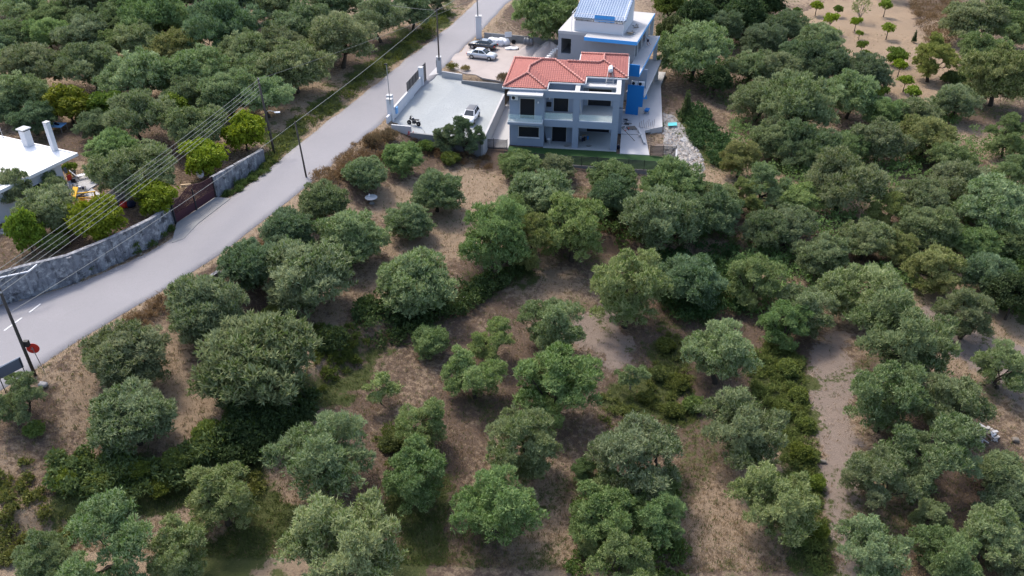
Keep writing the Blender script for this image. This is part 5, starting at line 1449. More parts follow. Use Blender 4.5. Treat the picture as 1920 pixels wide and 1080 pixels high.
cable(tD + (0, 0, -.15), tE + (0, 0, -.6), .3, .027, 'thick service cable from the pillar pole up the road', 'cable')
cable(bA + (tA - bA) * .62, tB + (0, 0, -.1), .5, .022, 'service cable from the leaning pole to the slim roadside pole', 'cable')
fz = un(735, 0, 7.5); fz = tD + (fz - tD) * 3; cable(tD + (0, 0, -.15), fz, .8, .022, 'cable from the pillar pole across the road into the grove', 'cable')
ez = un(860, 0, 8.0); cable(tC + (0, 0, -.2), tC + (ez - tC) * 1.6, .8, .022, 'thin dark wire from the wooden pole over the grove edge', 'dcable')

# ------------------------------------------------------------------ road signs
sb = at(83, 694)
sg = empty('road_sign', sb, 0, 'round red sign on a thin grey post by the roadside', 'road sign')
sc_ = un(60, 655, sb[2] + 2.35) - sb
sc_[:2] *= min(1, .3 / max(1e-6, np.hypot(*sc_[:2])))
MB().tube([(0, 0, -.4), tuple(sc_ + np.array([0, 0, .15]))], .032, 8).build('post', M['steel'], sg)
o = MB().lathe([(.02, 0), (.44, 0), (.47, .015), (.47, .03), (.44, .045), (.02, .045)], (0, 0, 0), 28).build('disc', M['red'], sg, smooth=False); o.rotation_euler = (R(90), R(0), R(12)); o.location = tuple(sc_ + np.array([0, .09, 0]))
o2 = MB().bar((-.12, 0, 0), (.12, 0, 0), .05, .03).build('clamp', M['steel'], sg); o2.location = tuple(sc_ + np.array([0, -.03, 0]))
q0, q1 = at(8, 738), at(59, 711)
ds = empty('direction_sign', (q0 + q1) / 2, math.atan2(q1[1] - q0[1], q1[0] - q0[0]), 'dark grey back of a rectangular road sign on two posts', 'road sign')
ln_ = np.linalg.norm((q1 - q0)[:2]) / 2
MB().box(-ln_ * .98, ln_ * .85, -.02, .02, 1.35, 2.35).build('panel', M['signback'], ds, bevel=.01); MB().box(-ln_ * .9, ln_ * .8, -.028, -.021, 2.26, 2.33).build('edge_strip', M['whiteplastic'], ds)
for x in (-ln_ * .9, ln_ * .75): MB().tube([(x, -.05, -.5), (x, -.05, 2.3)], .035, 8).build('post', M['darkmetal'], ds)

# ------------------------------------------------------------------ vehicles
def car(p, yaw, kind, paint, label, roof=None, name='parked_car'):
    L_, Wd_, Hh = (4.05, 1.72, 1.5) if kind == 'hatch' else (4.55, 1.76, 1.43)
    o = empty(name, p, yaw, label, 'car', 'cars parked at the houses')
    hl = L_ / 2; hw = Wd_ / 2
    if kind == 'hatch': st = [(-hl, .72, .38, .62, .66), (-hl + .08, .84, .3, .86, .9), (-hl + .5, .86, .2, .93, .96), (-.4, .87, .2, .92, .95), (.6, .87, .2, .9, .93), (1.0, .86, .2, .86, .93), (hl - .45, .84, .22, .78, .86), (hl - .1, .76, .26, .66, .72), (hl, .62, .34, .55, .58)]
    else: st = [(-hl, .7, .38, .62, .68), (-hl + .1, .82, .3, .82, .9), (-hl + .75, .86, .2, .89, .97), (-1.0, .88, .2, .9, .96), (.5, .88, .2, .88, .93), (1.05, .87, .2, .84, .92), (hl - .5, .84, .22, .76, .85), (hl - .1, .75, .26, .64, .7), (hl, .6, .34, .54, .58)]
    vs, fs = [], []
    for x, w, zb, zs, zt in st:
        ring = [(x, -w * .9, zb), (x, -w, zb + (zs - zb) * .45), (x, -w * .97, zs), (x, -w * .82, zt), (x, -w * .3, zt + .025), (x, w * .3, zt + .025), (x, w * .82, zt), (x, w * .97, zs), (x, w, zb + (zs - zb) * .45), (x, w * .9, zb)]
        vs += ring
    n = 10
    for i in range(len(st) - 1):
        for k in range(n): fs.append((i * n + k, (i + 1) * n + k, (i + 1) * n + (k + 1) % n, i * n + (k + 1) % n))
    fs.append(tuple(range(n))); fs.append(tuple((len(st) - 1) * n + k for k in reversed(range(n))))
    MB().add(vs, fs).build('body', paint, o, smooth=True)
    # cabin
    if kind == 'hatch': xb0, xb1, xr0, xr1 = -hl + .12, 1.05, -hl + .5, .3
    else: xb0, xb1, xr0, xr1 = -hl + .62, 1.05, -.98, .22
    zb_, wb, wr = .9, .82, .6
    bz = [(xb0, -wb + .06, zb_), (xb1, -wb + .06, zb_), (xb1, wb - .06, zb_), (xb0, wb - .06, zb_), (xr0, -wr, Hh), (xr1, -wr, Hh), (xr1, wr, Hh), (xr0, wr, Hh)]
    MB().hexa(bz).build('cabin', paint, o, bevel=.05)
    def face(i, j, k, l, sh, name_, push=.012):
        q = [Vector(bz[t]) for t in (i, j, k, l)]; c_ = sum(q, Vector()) / 4; nrm = (q[1] - q[0]).cross(q[3] - q[0]).normalized(); cc = Vector((sum(b_[0] for b_ in bz) / 8, 0, 1.15))
        if nrm.dot(c_ - cc) < 0: nrm = -nrm
        q = [c_ + (v - c_) * sh for v in q]
        MB().hexa([v + nrm * .002 for v in q] + [v + nrm * push for v in q]).build(name_, M['carglass'], o)
    face(1, 2, 6, 5, .86, 'windscreen'); face(3, 0, 4, 7, .82, 'rear_window'); face(0, 1, 5, 4, .82, 'side_window'); face(2, 3, 7, 6, .82, 'side_window')
    for s in (-1, 1):
        xm = (xb0 + xb1 + xr0 + xr1) / 4
        MB().bar((xm, s * .765, .93), (xm, s * .625, 1.38), .07, .03).build('pillar', paint, o)
    if roof: MB().hexa([(xr0 + .02, -wr + .03, Hh + .002), (xr1 - .02, -wr + .03, Hh + .002), (xr1 - .02, wr - .03, Hh + .002), (xr0 + .02, wr - .03, Hh + .002), (xr0 + .1, -wr + .12, Hh + .04), (xr1 - .12, -wr + .12, Hh + .035), (xr1 - .12, wr - .12, Hh + .035), (xr0 + .1, wr - .12, Hh + .04)]).build('roof_panel', roof, o, smooth=True)
    wx = hl * .62
    for x in (-wx, wx):
        for s in (-1, 1):
            w_o = MB().lathe([(.2, -.1), (.31, -.1), (.33, -.06), (.33, .06), (.31, .1), (.2, .1)], (x, s * (hw - .07), .33), 20, 'y').build('wheel', M['rubber'], o)
            MB().lathe([(.03, -.115), (.2, -.108), (.21, -.09), (.21, .09), (.2, .108), (.03, .115)], (x, s * (hw - .07), .33), 14, 'y').build('rim', M['steel'], w_o)
    for s in (-1, 1):
        MB().hexa([(hl - .3, s * .5, .62), (hl - .06, s * .5, .55), (hl - .12, s * .74, .55), (hl - .42, s * .78, .63), (hl - .32, s * .5, .74), (hl - .1, s * .5, .665), (hl - .16, s * .73, .66), (hl - .42, s * .77, .76)]).build('headlight', M['glass'] if paint is not M['blackpaint'] else M['whiteplastic'], o)
        MB().box(-hl - .005, -hl + .14, min(s * .52, s * .78), max(s * .52, s * .78), .62, .8).build('tail_light', M['red'], o)
        MB().box(.72, .92, min(s * .84, s * 1.02), max(s * .84, s * 1.02), .93, 1.06).build('wing_mirror', paint, o, bevel=.03)
    MB().box(hl - .06, hl + .012, -.5, .5, .36, .5).build('grille', M['blackplastic'], o)
    MB().box(hl + .003, hl + .022, -.26, .26, .3, .4).build('number_plate', M['whiteplastic'], o)
    return o
def heading(a, b, z): A, B_p = un(*a, z), un(*b, z); return (A + B_p) / 2, math.atan2(B_p[1] - A[1], B_p[0] - A[0])
c_, y_ = heading((893, 209), (872, 241), -.72); c_[2] = -.72
pkz = lambda x, y: None
car(c_, y_, 'hatch', M['whitepaint'], 'white hatchback with grey roof parked on the pale concrete court', M['greyplastic'])
c_, y_ = heading((879, 106), (930, 112), .06); c_[2] = .05; car(c_, y_, 'sedan', M['silver'], 'silver saloon car parked nearer than the black one on the dusty yard')
c_, y_ = heading((931, 94), (880, 87), .06); c_[2] = .05; car(c_, y_, 'sedan', M['blackpaint'], 'black coupe parked behind the silver saloon on the dusty yard')
c_, y_ = heading((790, 237), (763, 232), -.3); c_[2] = -.36
mo = empty('motorbike', c_, y_, 'black motorbike standing inside the parking court by the white pillar', 'motorbike')
for x in (-.66, .7):
    w_o = MB().lathe([(.2, -.06), (.3, -.06), (.32, 0), (.3, .06), (.2, .06)], (x, 0, .32), 18, 'y').build('wheel', M['rubber'], mo)
    MB().lathe([(.03, -.07), (.07, -.07), (.07, .07), (.03, .07)], (x, 0, .32), 10, 'y').tube([(x - .2, 0, .32), (x + .2, 0, .32)], .015, 5).tube([(x, 0, .12), (x, 0, .52)], .015, 5).build('rim', M['steel'], w_o)
MB().tube([(.7, 0, .32), (.45, 0, .95)], .045, 6).tube([(.45, 0, .9), (-.1, 0, .75), (-.66, 0, .32)], .05, 6).tube([(.4, 0, .8), (0, 0, .3), (-.4, 0, .4)], .05, 6).build('frame', M['darkmetal'], mo)
MB().box(-.22, .2, -.17, .17, .28, .62).build('engine', M['darkmetal'], mo, bevel=.05); MB().lathe([(.05, -.3), (.17, -.2), (.2, 0), (.15, .2), (.05, .28)], (.2, 0, .86), 12, 'x').build('tank', M['blackpaint'], mo, smooth=True)
MB().hexa([(-.75, -.12, .8), (.0, -.15, .76), (.0, .15, .76), (-.75, .12, .8), (-.8, -.1, .93), (-.02, -.14, .86), (-.02, .14, .86), (-.8, .1, .93)]).build('saddle', M['rubber'], mo, bevel=.03)
MB().tube([(.35, -.42, 1.05), (.45, -.15, 1.1), (.45, .15, 1.1), (.35, .42, 1.05)], .025, 6).build('handlebar', M['darkmetal'], mo); MB().hexa([(.55, -.14, .8), (.62, -.12, .8), (.62, .12, .8), (.55, .14, .8), (.38, -.16, 1.28), (.42, -.14, 1.28), (.42, .14, 1.28), (.38, .16, 1.28)]).build('fairing', M['blackplastic'], mo)
MB().lathe([(.04, -.25), (.06, -.2), (.06, .25), (.04, .3)], (-.45, -.2, .4), 8, 'x').build('exhaust', M['steel'], mo); MB().box(-.95, -.6, -.1, .1, .6, .64).build('mudguard', M['blackplastic'], mo)
hp = [un(x, y, -.5) for x, y in ((770, 240), (780, 241), (790, 242), (796, 247), (797, 251))]
tag(MB().tube([(*p[:2], -.42 - .02 * i) for i, p in enumerate(hp)], .04, 6).build('garden_hose', M['dcable']), 'dark hose curving over the parking court beside the motorbike', 'hose')
la = un(764, 268, -2.2); lb = un(771, 246, .1)
ld = empty('red_ladder', la, 0, 'red metal ladder leaning on the front wall of the parking court', 'ladder')
dl = lb - la; sx_ = np.array([.28, -.05, 0])
MB().bar(tuple(-sx_), tuple(dl - sx_), .06, .06).build('rail', M['red'], ld); MB().bar(tuple(sx_), tuple(dl + sx_), .06, .06).build('rail', M['red'], ld)
for i in range(7): q = dl * (i + .7) / 8; MB().bar(tuple(q - sx_), tuple(q + sx_), .05, .05).build('rung', M['red'], ld)

# ------------------------------------------------------------------ building yard
def wob_poly(pts, z, th, name, mat, seed, amp=.5):
    rng = np.random.RandomState(seed); P = [un(x, y, z)[:2] for x, y in pts]; out = []
    for a, b in zip(P, P[1:] + P[:1]):
        n_ = max(1, int(np.linalg.norm(b - a) / 1.2))
        for i in range(n_): out.append(tuple(a + (b - a) * i / n_ + rng.uniform(-amp, amp, 2) * (0 < i)))
    return tag(MB().prism(out, z - th, z).build(name, mat), kind='structure')
wob_poly([(836, 128), (872, 86), (900, 74), (1056, 86), (1062, 126), (990, 165), (952, 156), (905, 146), (868, 137)], .05, .2, 'yard_ground', M['sand'], 3)
yw = empty('yard_back_wall', un(955, 80, 0), 0, 'low grey block wall along the back of the dusty building yard', 'wall')
ys = [un(908, 75, 0), un(955, 79, 0), un(1000, 83, 0), un(1050, 90, 0)]
for a, b in zip(ys[:-1], ys[1:]):
    for k in range(3):
        p = a + (b - a) * k / 3; q = a + (b - a) * (k + 1) / 3; d = (q - p) / np.linalg.norm(q - p); p = p + d * .015; q = q - d * .015
        MB().bar((p[0], p[1], .45), (q[0], q[1], .45), .25, 1.5).build('wall_panel', M['raw_conc'], yw, world=True)
tw2 = empty('yard_pillar', wpz, 0, 'tall white square pillar at the far corner of the dusty yard', 'pillar')
MB().box(-.45, .45, -.3, .6, -.3, 3.5).build('shaft', M['white_wall'], tw2, bevel=.03); MB().box(-.52, .52, -.37, .67, 3.5, 3.62).build('cap', M['old_white'], tw2, bevel=.02)
gp2 = empty('gate_pillar', gpz, 0, 'square grey pillar at the far entrance corner of the parking court', 'pillar')
MB().box(-.28, .4, -.15, .55, -.5, 2.3).build('shaft', M['screed'], gp2, bevel=.03); MB().box(-.33, .45, -.2, .6, 2.301, 2.4).build('cap', M['old_white'], gp2, bevel=.02)
MB().box(-.36, -.281, 0, .3, .9, 1.9).build('meter_box', M['greyplastic'], gp2, bevel=.01)
rng = np.random.RandomState(8)
def lumpy(seed, sx, sy, sz, n=2):
    bm = bmesh.new(); bmesh.ops.create_cube(bm, size=1); bmesh.ops.subdivide_edges(bm, edges=bm.edges, cuts=4, use_grid_fill=True)
    r = np.random.RandomState(seed); ph = r.uniform(0, 6, 6)
    for v in bm.verts:
        p = v.co.copy(); bulge = 1 + .18 * (1 - (2 * abs(p.z)) ** 2); s_ = Vector((p.x, p.y, p.z)).normalized()
        p = p.lerp(s_ * .62, .45); p.x *= sx * bulge; p.y *= sy * bulge; p.z *= sz
        p += Vector((math.sin(p.y * 7 + ph[0]), math.sin(p.z * 7 + ph[1]), math.sin(p.x * 6 + ph[2]))) * .05
        v.co = p + Vector((0, 0, sz * .5))
    me_ = bpy.data.meshes.new('lump'); bm.to_mesh(me_); bm.free(); me_.polygons.foreach_set('use_smooth', [True] * len(me_.polygons)); return me_
bagmesh = lumpy(3, 1.05, 1.0, .95); bagmesh.materials.append(M['whiteplastic'])
for i, (px, py, lb_) in enumerate([(922, 80, 'white bulk bag furthest left of the heap behind the black coupe'), (930, 82, 'white bulk bag second from left behind the black coupe'), (938, 85, 'white bulk bag at the front of the heap behind the black coupe'), (941, 80, 'white bulk bag at the back of the heap under the board'), (948, 84, 'white bulk bag at the right end of the heap')]):
    o = obj('bulk_bag', bagmesh, None, (*un(px, py, .05)[:2], .04)); o.rotation_euler = (0, 0, i * 1.3); o.scale = (1, 1, .8 + .12 * (i % 3)); tag(o, lb_, 'bulk bag', 'white bulk bags on the yard')
o = empty('white_board', un(953, 74, .8), R(10), 'small white board standing above the bulk bags', 'board')
MB().box(-.55, .55, -.03, .03, .4, 1.2).build('panel', M['whiteplastic'], o)
for x in (-.4, .4): MB().bar((x, 0, -.8), (x, 0, .42), .05, .05).build('leg', M['steel'], o)
fl = obj('white_sheet', lumpy(9, 1.7, .9, .28), None, (*un(960, 92, .05)[:2], .05)); fl.data.materials.append(M['whiteplastic']); tag(fl, 'flat crumpled white sheet lying below the bulk bags', 'sheet')
def mound(name, px, py, rx, ry, h, mat, label, seed, z=.04, cat='heap'):
    r = np.random.RandomState(seed); n_ = 36; th_ = np.linspace(0, 2 * math.pi, n_, endpoint=False); V = [(0, 0, h)]; F = []
    ph = r.uniform(0, 6, 4)
    for k, f in enumerate((.18, .38, .6, .8, 1.0)):
        for t in th_:
            wob = 1 + .1 * math.sin(3 * t + ph[0]) + .07 * math.sin(5 * t + ph[1]); V.append((rx * f * wob * math.cos(t), ry * f * wob * math.sin(t), h * (1 - f) ** .85 * (1 + .12 * math.sin(4 * t + ph[2] + k)) - (.1 if k == 4 else 0)))
    for i in range(n_): F.append((0, 1 + i, 1 + (i + 1) % n_))
    for k in range(4):
        for i in range(n_): F.append((1 + k * n_ + i, 1 + (k + 1) * n_ + i, 1 + (k + 1) * n_ + (i + 1) % n_, 1 + k * n_ + (i + 1) % n_))
    o = MB().add(V, F).build(name, mat, None, smooth=True); o.location = (*un(px, py, z)[:2], z); return tag(o, label, cat)
mound('sand_heap', 1000, 97, 2.6, 2.2, 1.5, M['sand'], 'low pinkish sand heap under the dark tank', 1); mound('sand_heap', 1030, 100, 3.0, 2.6, 1.9, M['sand'], 'pale sand heap against the unfinished building', 2)
tk = empty('water_tank', (*un(991, 84, 1.3)[:2], 1.35), R(-10), 'dark grey plastic tank lying on the sand heap', 'tank')
MB().lathe([(.1, -.75), (.5, -.72), (.58, -.6), (.58, -.32), (.54, -.3), (.54, -.26), (.58, -.24), (.58, .24), (.54, .26), (.54, .3), (.58, .32), (.58, .6), (.5, .72), (.1, .75)], (0, 0, .5), 20, 'x').build('barrel', M['greyplastic'], tk, smooth=True); MB().lathe([(.2, 0), (.2, .1), (.05, .12)], (.1, 0, 1.06), 12).build('lid', M['blackplastic'], tk)
ty = obj('tyre', MB().lathe([(.2, -.1), (.32, -.1), (.36, 0), (.32, .1), (.2, .1)], (0, 0, .3), 18, 'y').build('tyre', M['rubber']).data, None, (*un(963, 82, .05)[:2], .06)); bpy.data.objects.remove(bpy.data.objects['tyre']); tag(ty, 'old black tyre leaning on the yard wall', 'tyre'); ty.name = 'tyre'
fb = empty('foam_blocks', un(1040, 112, .05), R(0), 'stepped row of white foam blocks beside the unfinished building', 'building blocks')
for i in range(9):
    p = un(1022 + i * 3.4, 117 - i * 2.2, .05); hh = .5 + .12 * i
    MB().box(p[0] - .3, p[0] + .28, p[1] - .25, p[1] + .25, .04, hh).build('block', M['roofwhite'], fb, world=True, bevel=.03)
straw_m = M['straw']
def tuftbush(px, py, r, n, mat, label, col=(1, 1, 1), z=None, name='dry_bush', cat='bush', L=.4):
    rng = np.random.RandomState(int(px * 3 + py)); cl = dome(rng, 10, r, r * .6, r * .35, r * .3, r * .5, -.3)
    V, F, T = leaf_cloud(rng, cl, n, L, .05, .8)
    p = at(px, py) if z is None else un(px, py, z)
    o = tag(obj(name, arr_mesh(name, V, F, mat, T), None, p), label, cat); o.color = (*col, 1); return o
tuftbush(946, 153, 1.2, 1800, straw_m, 'heap of dry brushwood at the left eave of the red roof', (.62, .62, .6), .03, 'brush_heap', 'brushwood')
tuftbush(848, 130, .9, 900, M['grassblade'], 'clump of dry weeds beside the grey gate pillar', (1.2, .95, .7), .03); tuftbush(872, 132, .7, 600, straw_m, 'yellow weed clump on the yard edge', (.9, .95, .6), .03)
tuftbush(730, 262, 1.3, 2400, straw_m, 'brown dry bush under the parking court corner', (.62, .6, .55)); tuftbush(700, 272, 1.4, 2400, straw_m, 'wide brown dry bush on the road bank by the court corner', (.6, .56, .5)); tuftbush(722, 300, 1.2, 1800, straw_m, 'brown dry bush above the round white table', (.6, .55, .48))

# ------------------------------------------------------------------ building clutter right of the house
wb_ = empty('wheelbarrow', bloc(*BP(1213, 212, 'z', .1)), R(70), 'blue and dark wheelbarrow on the concrete terrace', 'wheelbarrow')
MB().hexa([(-.4, -.22, .3), (.3, -.18, .25), (.3, .18, .25), (-.4, .22, .3), (-.55, -.35, .62), (.5, -.3, .58), (.5, .3, .58), (-.55, .35, .62)]).build('tray', M['blue'], wb_); MB().lathe([(.08, -.05), (.19, -.05), (.19, .05), (.08, .05)], (.62, 0, .19), 14, 'y').build('wheel', M['rubber'], wb_)
for s in (-.25, .25): MB().bar((.62, s * .4, .2), (-1.0, s * 1.2, .55), .04, .04).bar((-.3, s, .35), (-.35, s, 0), .04, .04).build('handle', M['darkmetal'], wb_)
def bz(px, py, z): return bloc(*BP(px, py, 'z', z))
def scrap(p, n, r, label, mats, seed, name='scrap_heap', cat='scrap'):
    rng = np.random.RandomState(seed); o = empty(name, p, 0, label, cat)
    for i in range(n):
        a = rng.uniform(0, 3.14); c = rng.uniform(-r, r, 2); l_ = rng.uniform(.3, 1.0) * r; d = np.array([math.cos(a), math.sin(a)]) * l_ * .5; z0 = rng.uniform(.03, .35)
        MB().bar((c[0] - d[0], c[1] - d[1], z0), (c[0] + d[0], c[1] + d[1], z0 * rng.uniform(.3, 1.4)), rng.uniform(.05, .25), rng.uniform(.03, .1)).build('plank', M[mats[i % len(mats)]], o)
scrap(bz(1172, 229, .08), 14, .9, 'tangle of dark scrap beside the house on the patio', ['darkmetal', 'steel', 'greyplastic', 'oldtimber'], 1)
scrap(bz(1170, 243, .08), 9, .7, 'small heap with reddish scrap by the house column', ['red', 'steel', 'oldtimber'], 2)
scrap(bloc(-1.7, 3.0, 9.17), 16, .9, 'heap of brown timber scraps on the blue-edged roof', ['oldtimber', 'timber', 'greyplastic', 'screed'], 3)
scrap(bloc(-1.2, 6.0, 9.17), 6, .6, 'smaller scatter of timber scraps on the blue-edged roof by the attic', ['oldtimber', 'greyplastic'], 4)
scrap(at(1845, 816), 34, .95, 'scrap heap of whitish rubble and planks on the sandy bank', ['stone', 'steel', 'stone', 'screed', 'oldtimber'], 5)
def pallet(p, rz, label, mat='timber', tilt=0.0):
    o = empty('pallet', p, R(rz), label, 'pallet'); o.rotation_euler = (tilt, 0, R(rz))
    for i in range(7): MB().box(-.6, .6, -.5 + i * .15, -.4 + i * .15, .12, .145).build('plank', M[mat], o)
    for y in (-.55, 0, .55): MB().box(y - .04, y + .04, -.5, .5, .0, .119).build('bearer', M[mat], o)
pallet(bz(1184, 241, .08), 10, 'brown flat pallet lying on the pale patio', 'oldtimber'); pallet(at(1284, 264), 55, 'weathered white pallet tipped on the rubble slope', 'old_white', .35)
def loose(a, b, w, h, label, mat, name='plank', cat='plank'): return tag(MB().bar(a, b, w, h).build(name, M[mat]), label, cat)
loose(bz(1197, 240, .3), bz(1209, 268, .3), .3, .1, 'long pale beam beside the patio edge', 'old_white', 'beam', 'beam'); loose(bz(1196, 252, .4), bz(1203, 252, .4), .25, .08, 'short pale beam across the long one', 'old_white', 'beam', 'beam')
loose(bz(1163, 236, 1.0), bz(1190, 264, .15), .06, .06, 'thin diagonal pole lying from the house column over the patio', 'oldtimber', 'pole', 'pole'); loose(bz(1165, 251, .12), bz(1198, 252, .12), .05, .05, 'thin pipe lying straight across the patio', 'steel', 'pipe', 'pipe')
rb = empty('rebar_cluster', bz(1212, 240, .1), 0, 'row of rusty reinforcement bars standing at the terrace edge', 'reinforcement bars')
for i in range(9): x = -1.0 + i * .25; MB().tube([(x, .02 * i, -.2), (x + .03, .02 * i, .8 + .2 * (i % 3))], .022, 5).build('bar', M['oldtimber'], rb)
cs_ = MB().hexa([(-.7, -.5, 0), (.6, -.4, .02), (.7, .5, .1), (-.5, .45, .05), (-.7, -.5, .03), (.6, -.4, .05), (.7, .5, .14), (-.5, .45, .09)]).build('turquoise_sheet', M['cyanfoil']); cs_.location = tuple(at(1260, 238) + np.array([0, 0, .35])); tag(cs_, 'turquoise plastic sheet on the rubble slope', 'sheet')
cb = MB().hexa([(-.45, -.4, 0), (.45, -.4, 0), (.4, .4, .5), (-.5, .4, .5), (-.45, -.38, .05), (.45, -.38, .05), (.4, .42, .55), (-.5, .42, .55)]).build('blue_offcut', M['lightblue']); cb.location = tuple(bz(1207, 184, .1)); tag(cb, 'light blue foam offcut at the foot of the deep blue wall', 'foam board')
# rubble slope
rng = np.random.RandomState(4)
pol = [(1243, 212), (1262, 216), (1290, 248), (1312, 285), (1322, 318), (1300, 345), (1270, 318), (1246, 300), (1244, 250)]
pg = np.array([at(x, y)[:2] for x, y in pol]); lo, hi = pg.min(0), pg.max(0)
V, F = [], []
def stones(poly, n, r0, r1, seed):
    rng = np.random.RandomState(seed); lo, hi = poly.min(0), poly.max(0); V = []; F = []
    P = rng.uniform(lo, hi, (n * 3, 2)); P = P[inside(P, poly) > 0][:n]; Z = terrain(P)
    base = np.array([(1, 0, 0), (0, 1, 0), (-1, 0, 0), (0, -1, 0), (0, 0, 1), (0, 0, -1)], float); tri = [(0, 1, 4), (1, 2, 4), (2, 3, 4), (3, 0, 4), (1, 0, 5), (2, 1, 5), (3, 2, 5), (0, 3, 5)]
    for p, z in zip(P, Z):
        r = rng.uniform(r0, r1) * (1 + 2 * (rng.rand() < .05)); q = base * r * rng.uniform(.6, 1.4, (6, 1)) * np.array([1, 1, .6]); a = rng.uniform(0, 6.28); c, s = math.cos(a), math.sin(a)
        q = np.column_stack([q[:, 0] * c - q[:, 1] * s, q[:, 0] * s + q[:, 1] * c, q[:, 2]]); k = len(V); V += [tuple(v) for v in q + np.array([p[0], p[1], z + r * .15])]; F += [tuple(i + k for i in t) for t in tri]
    return V, F
V, F = stones(pg, 3500, .04, .15, 6)
tag(MB().add(V, F).build('rubble', M['stone']), kind='stuff')
wob = [(1241, 214), (1262, 214), (1292, 246), (1314, 285), (1322, 316), (1296, 336), (1262, 314), (1243, 300)]
P = [at(x, y) for x, y in wob]
# the worker on the upper slab
def skin_fig(name, verts, edges, radii, mat, parent, sub=2):
    me_ = bpy.data.meshes.new(name); me_.from_pydata(verts, edges, []); me_.materials.append(mat); o = bpy.data.objects.new(name, me_); COL.objects.link(o); o.parent = parent
    md = o.modifiers.new('skin', 'SKIN'); sv = me_.skin_vertices[0].data
    for i, r_ in enumerate(radii): sv[i].radius = (r_, r_) if not hasattr(r_, '__len__') else r_
    sv[0].use_root = True; md.use_smooth_shade = True
    s_ = o.modifiers.new('sub', 'SUBSURF'); s_.levels = 1; s_.render_levels = sub
    return o
pr = empty('person', bz(1214, 86, 3.0 + 3.02), R(172), 'person in grey T-shirt and navy shorts bending over on the upper slab', 'person')
pv = [(0, 0, .92), (.08, 0, 1.08), (.26, 0, 1.24), (.42, 0, 1.33), (.5, 0, 1.36), (.58, 0, 1.38), (.67, 0, 1.4),
      (0, .1, .88), (.14, .16, .5), (-.1, .17, .09), (.03, .18, .04), (.14, .18, .03), (0, -.1, .88), (-.16, -.2, .5), (-.42, -.22, .12), (-.3, -.22, .05), (-.2, -.22, .03),
      (.4, .19, 1.3), (.55, .27, 1.05), (.72, .24, .86), (.78, .23, .8), (.4, -.19, 1.3), (.5, -.3, 1.06), (.66, -.3, .86), (.72, -.3, .8)]
pe = [(0, 1), (1, 2), (2, 3), (3, 4), (4, 5), (5, 6), (0, 7), (7, 8), (8, 9), (9, 10), (10, 11), (0, 12), (12, 13), (13, 14), (14, 15), (15, 16), (3, 17), (17, 18), (18, 19), (19, 20), (3, 21), (21, 22), (22, 23), (23, 24)]
rr_ = [.14, .13, .14, .13, .055, .08, .1, .085, .06, .042, .045, .035, .085, .06, .042, .045, .035, .055, .042, .03, .035, .055, .042, .03, .035]
for hb, s in ((20, 1), (24, -1)):
    bx, by, bz_ = pv[hb]
    for k, (dx, dy, l_) in enumerate(((.02, .03, .07), (.04, .015, .085), (.045, 0, .09), (.04, -.015, .08), (-.02, .03 * s, .05))):
        i0 = len(pv); pv.append((bx + dx * .6, by + dy, bz_ - .03)); pv.append((bx + dx, by + dy * 1.3, bz_ - .03 - l_ * .6)); pv.append((bx + dx * .8, by + dy * 1.4, bz_ - .03 - l_))
        pe += [(hb, i0), (i0, i0 + 1), (i0 + 1, i0 + 2)]; rr_ += [.011, .01, .008]
skin_fig('body', pv, pe, rr_, M['skin'], pr)
skin_fig('shirt', [(.03, 0, 1.0), (.1, 0, 1.1), (.26, 0, 1.25), (.43, 0, 1.34), (.4, .19, 1.31), (.5, .245, 1.13), (.4, -.19, 1.31), (.47, -.265, 1.15)], [(0, 1), (1, 2), (2, 3), (3, 4), (4, 5), (3, 6), (6, 7)], [.165, .165, .17, .15, .085, .07, .085, .07], M['shirt'], pr)
skin_fig('shorts', [(0, 0, .95), (0, .1, .86), (.12, .15, .56), (0, -.1, .86), (-.14, -.185, .56)], [(0, 1), (1, 2), (0, 3), (3, 4)], [.17, .115, .095, .115, .095], M['navy'], pr)
for q, w in (((-.1, .17, .05), (.15, .18, .035)), ((-.42, -.22, .08), (-.18, -.22, .035))): skin_fig('shoe', [q, tuple((np.array(q) + np.array(w)) / 2), w], [(0, 1), (1, 2)], [.055, .055, .045], M['whiteplastic'], pr)
skin_fig('hair', [(.58, 0, 1.44), (.66, 0, 1.475), (.73, 0, 1.45)], [(0, 1), (1, 2)], [.08, .1, .07], M['hair'], pr)

# ------------------------------------------------------------------ things on the plot and field
rt = empty('round_table', at(697, 381), 0, 'round white stone table under an olive bush on the plot', 'table')
MB().lathe([(.2, .68), (.66, .7), (.7, .74), (.66, .78), (.1, .78)], (0, 0, 0), 28).build('table_top', M['old_white'], rt, smooth=False); MB().lathe([(.32, -.2), (.3, .05), (.16, .12), (.14, .6), (.22, .68)], (0, 0, 0), 14).build('pedestal', M['raw_conc'], rt)
o = MB().lathe([(.02, 0), (.12, .03), (.1, .2), (.04, .3), (.05, .36)], (-.2, .1, .782), 10).build('white_jug', M['whiteplastic'], None); o.location = rt.location; tag(o, 'small white jug standing on the round stone table', 'jug')
cv = empty('culvert', at(394, 527), R(62), 'broken concrete culvert edge on the road bank beside the dark olive', 'culvert')
MB().box(-1.2, 1.2, -.2, .2, .3, .48).build('top_slab', M['oldconc'], cv, bevel=.03); MB().box(-1.4, 1.4, -.15, .15, -.8, .299).build('dark_face', M['oldconc'], cv)
lg = obj('log', MB().tube([(-.5, 0, .16), (-.1, .04, .17), (.5, -.02, .15)], [.17, .16, .14], 10).build('log', M['bark']).data, None, at(1536, 867)); bpy.data.objects.remove(bpy.data.objects['log']); lg.name = 'log'; lg.rotation_euler = (0, 0, R(-12)); tag(lg, 'short dark log lying on the pale footpath', 'log'); lg.data.materials[0] = M['palebark']
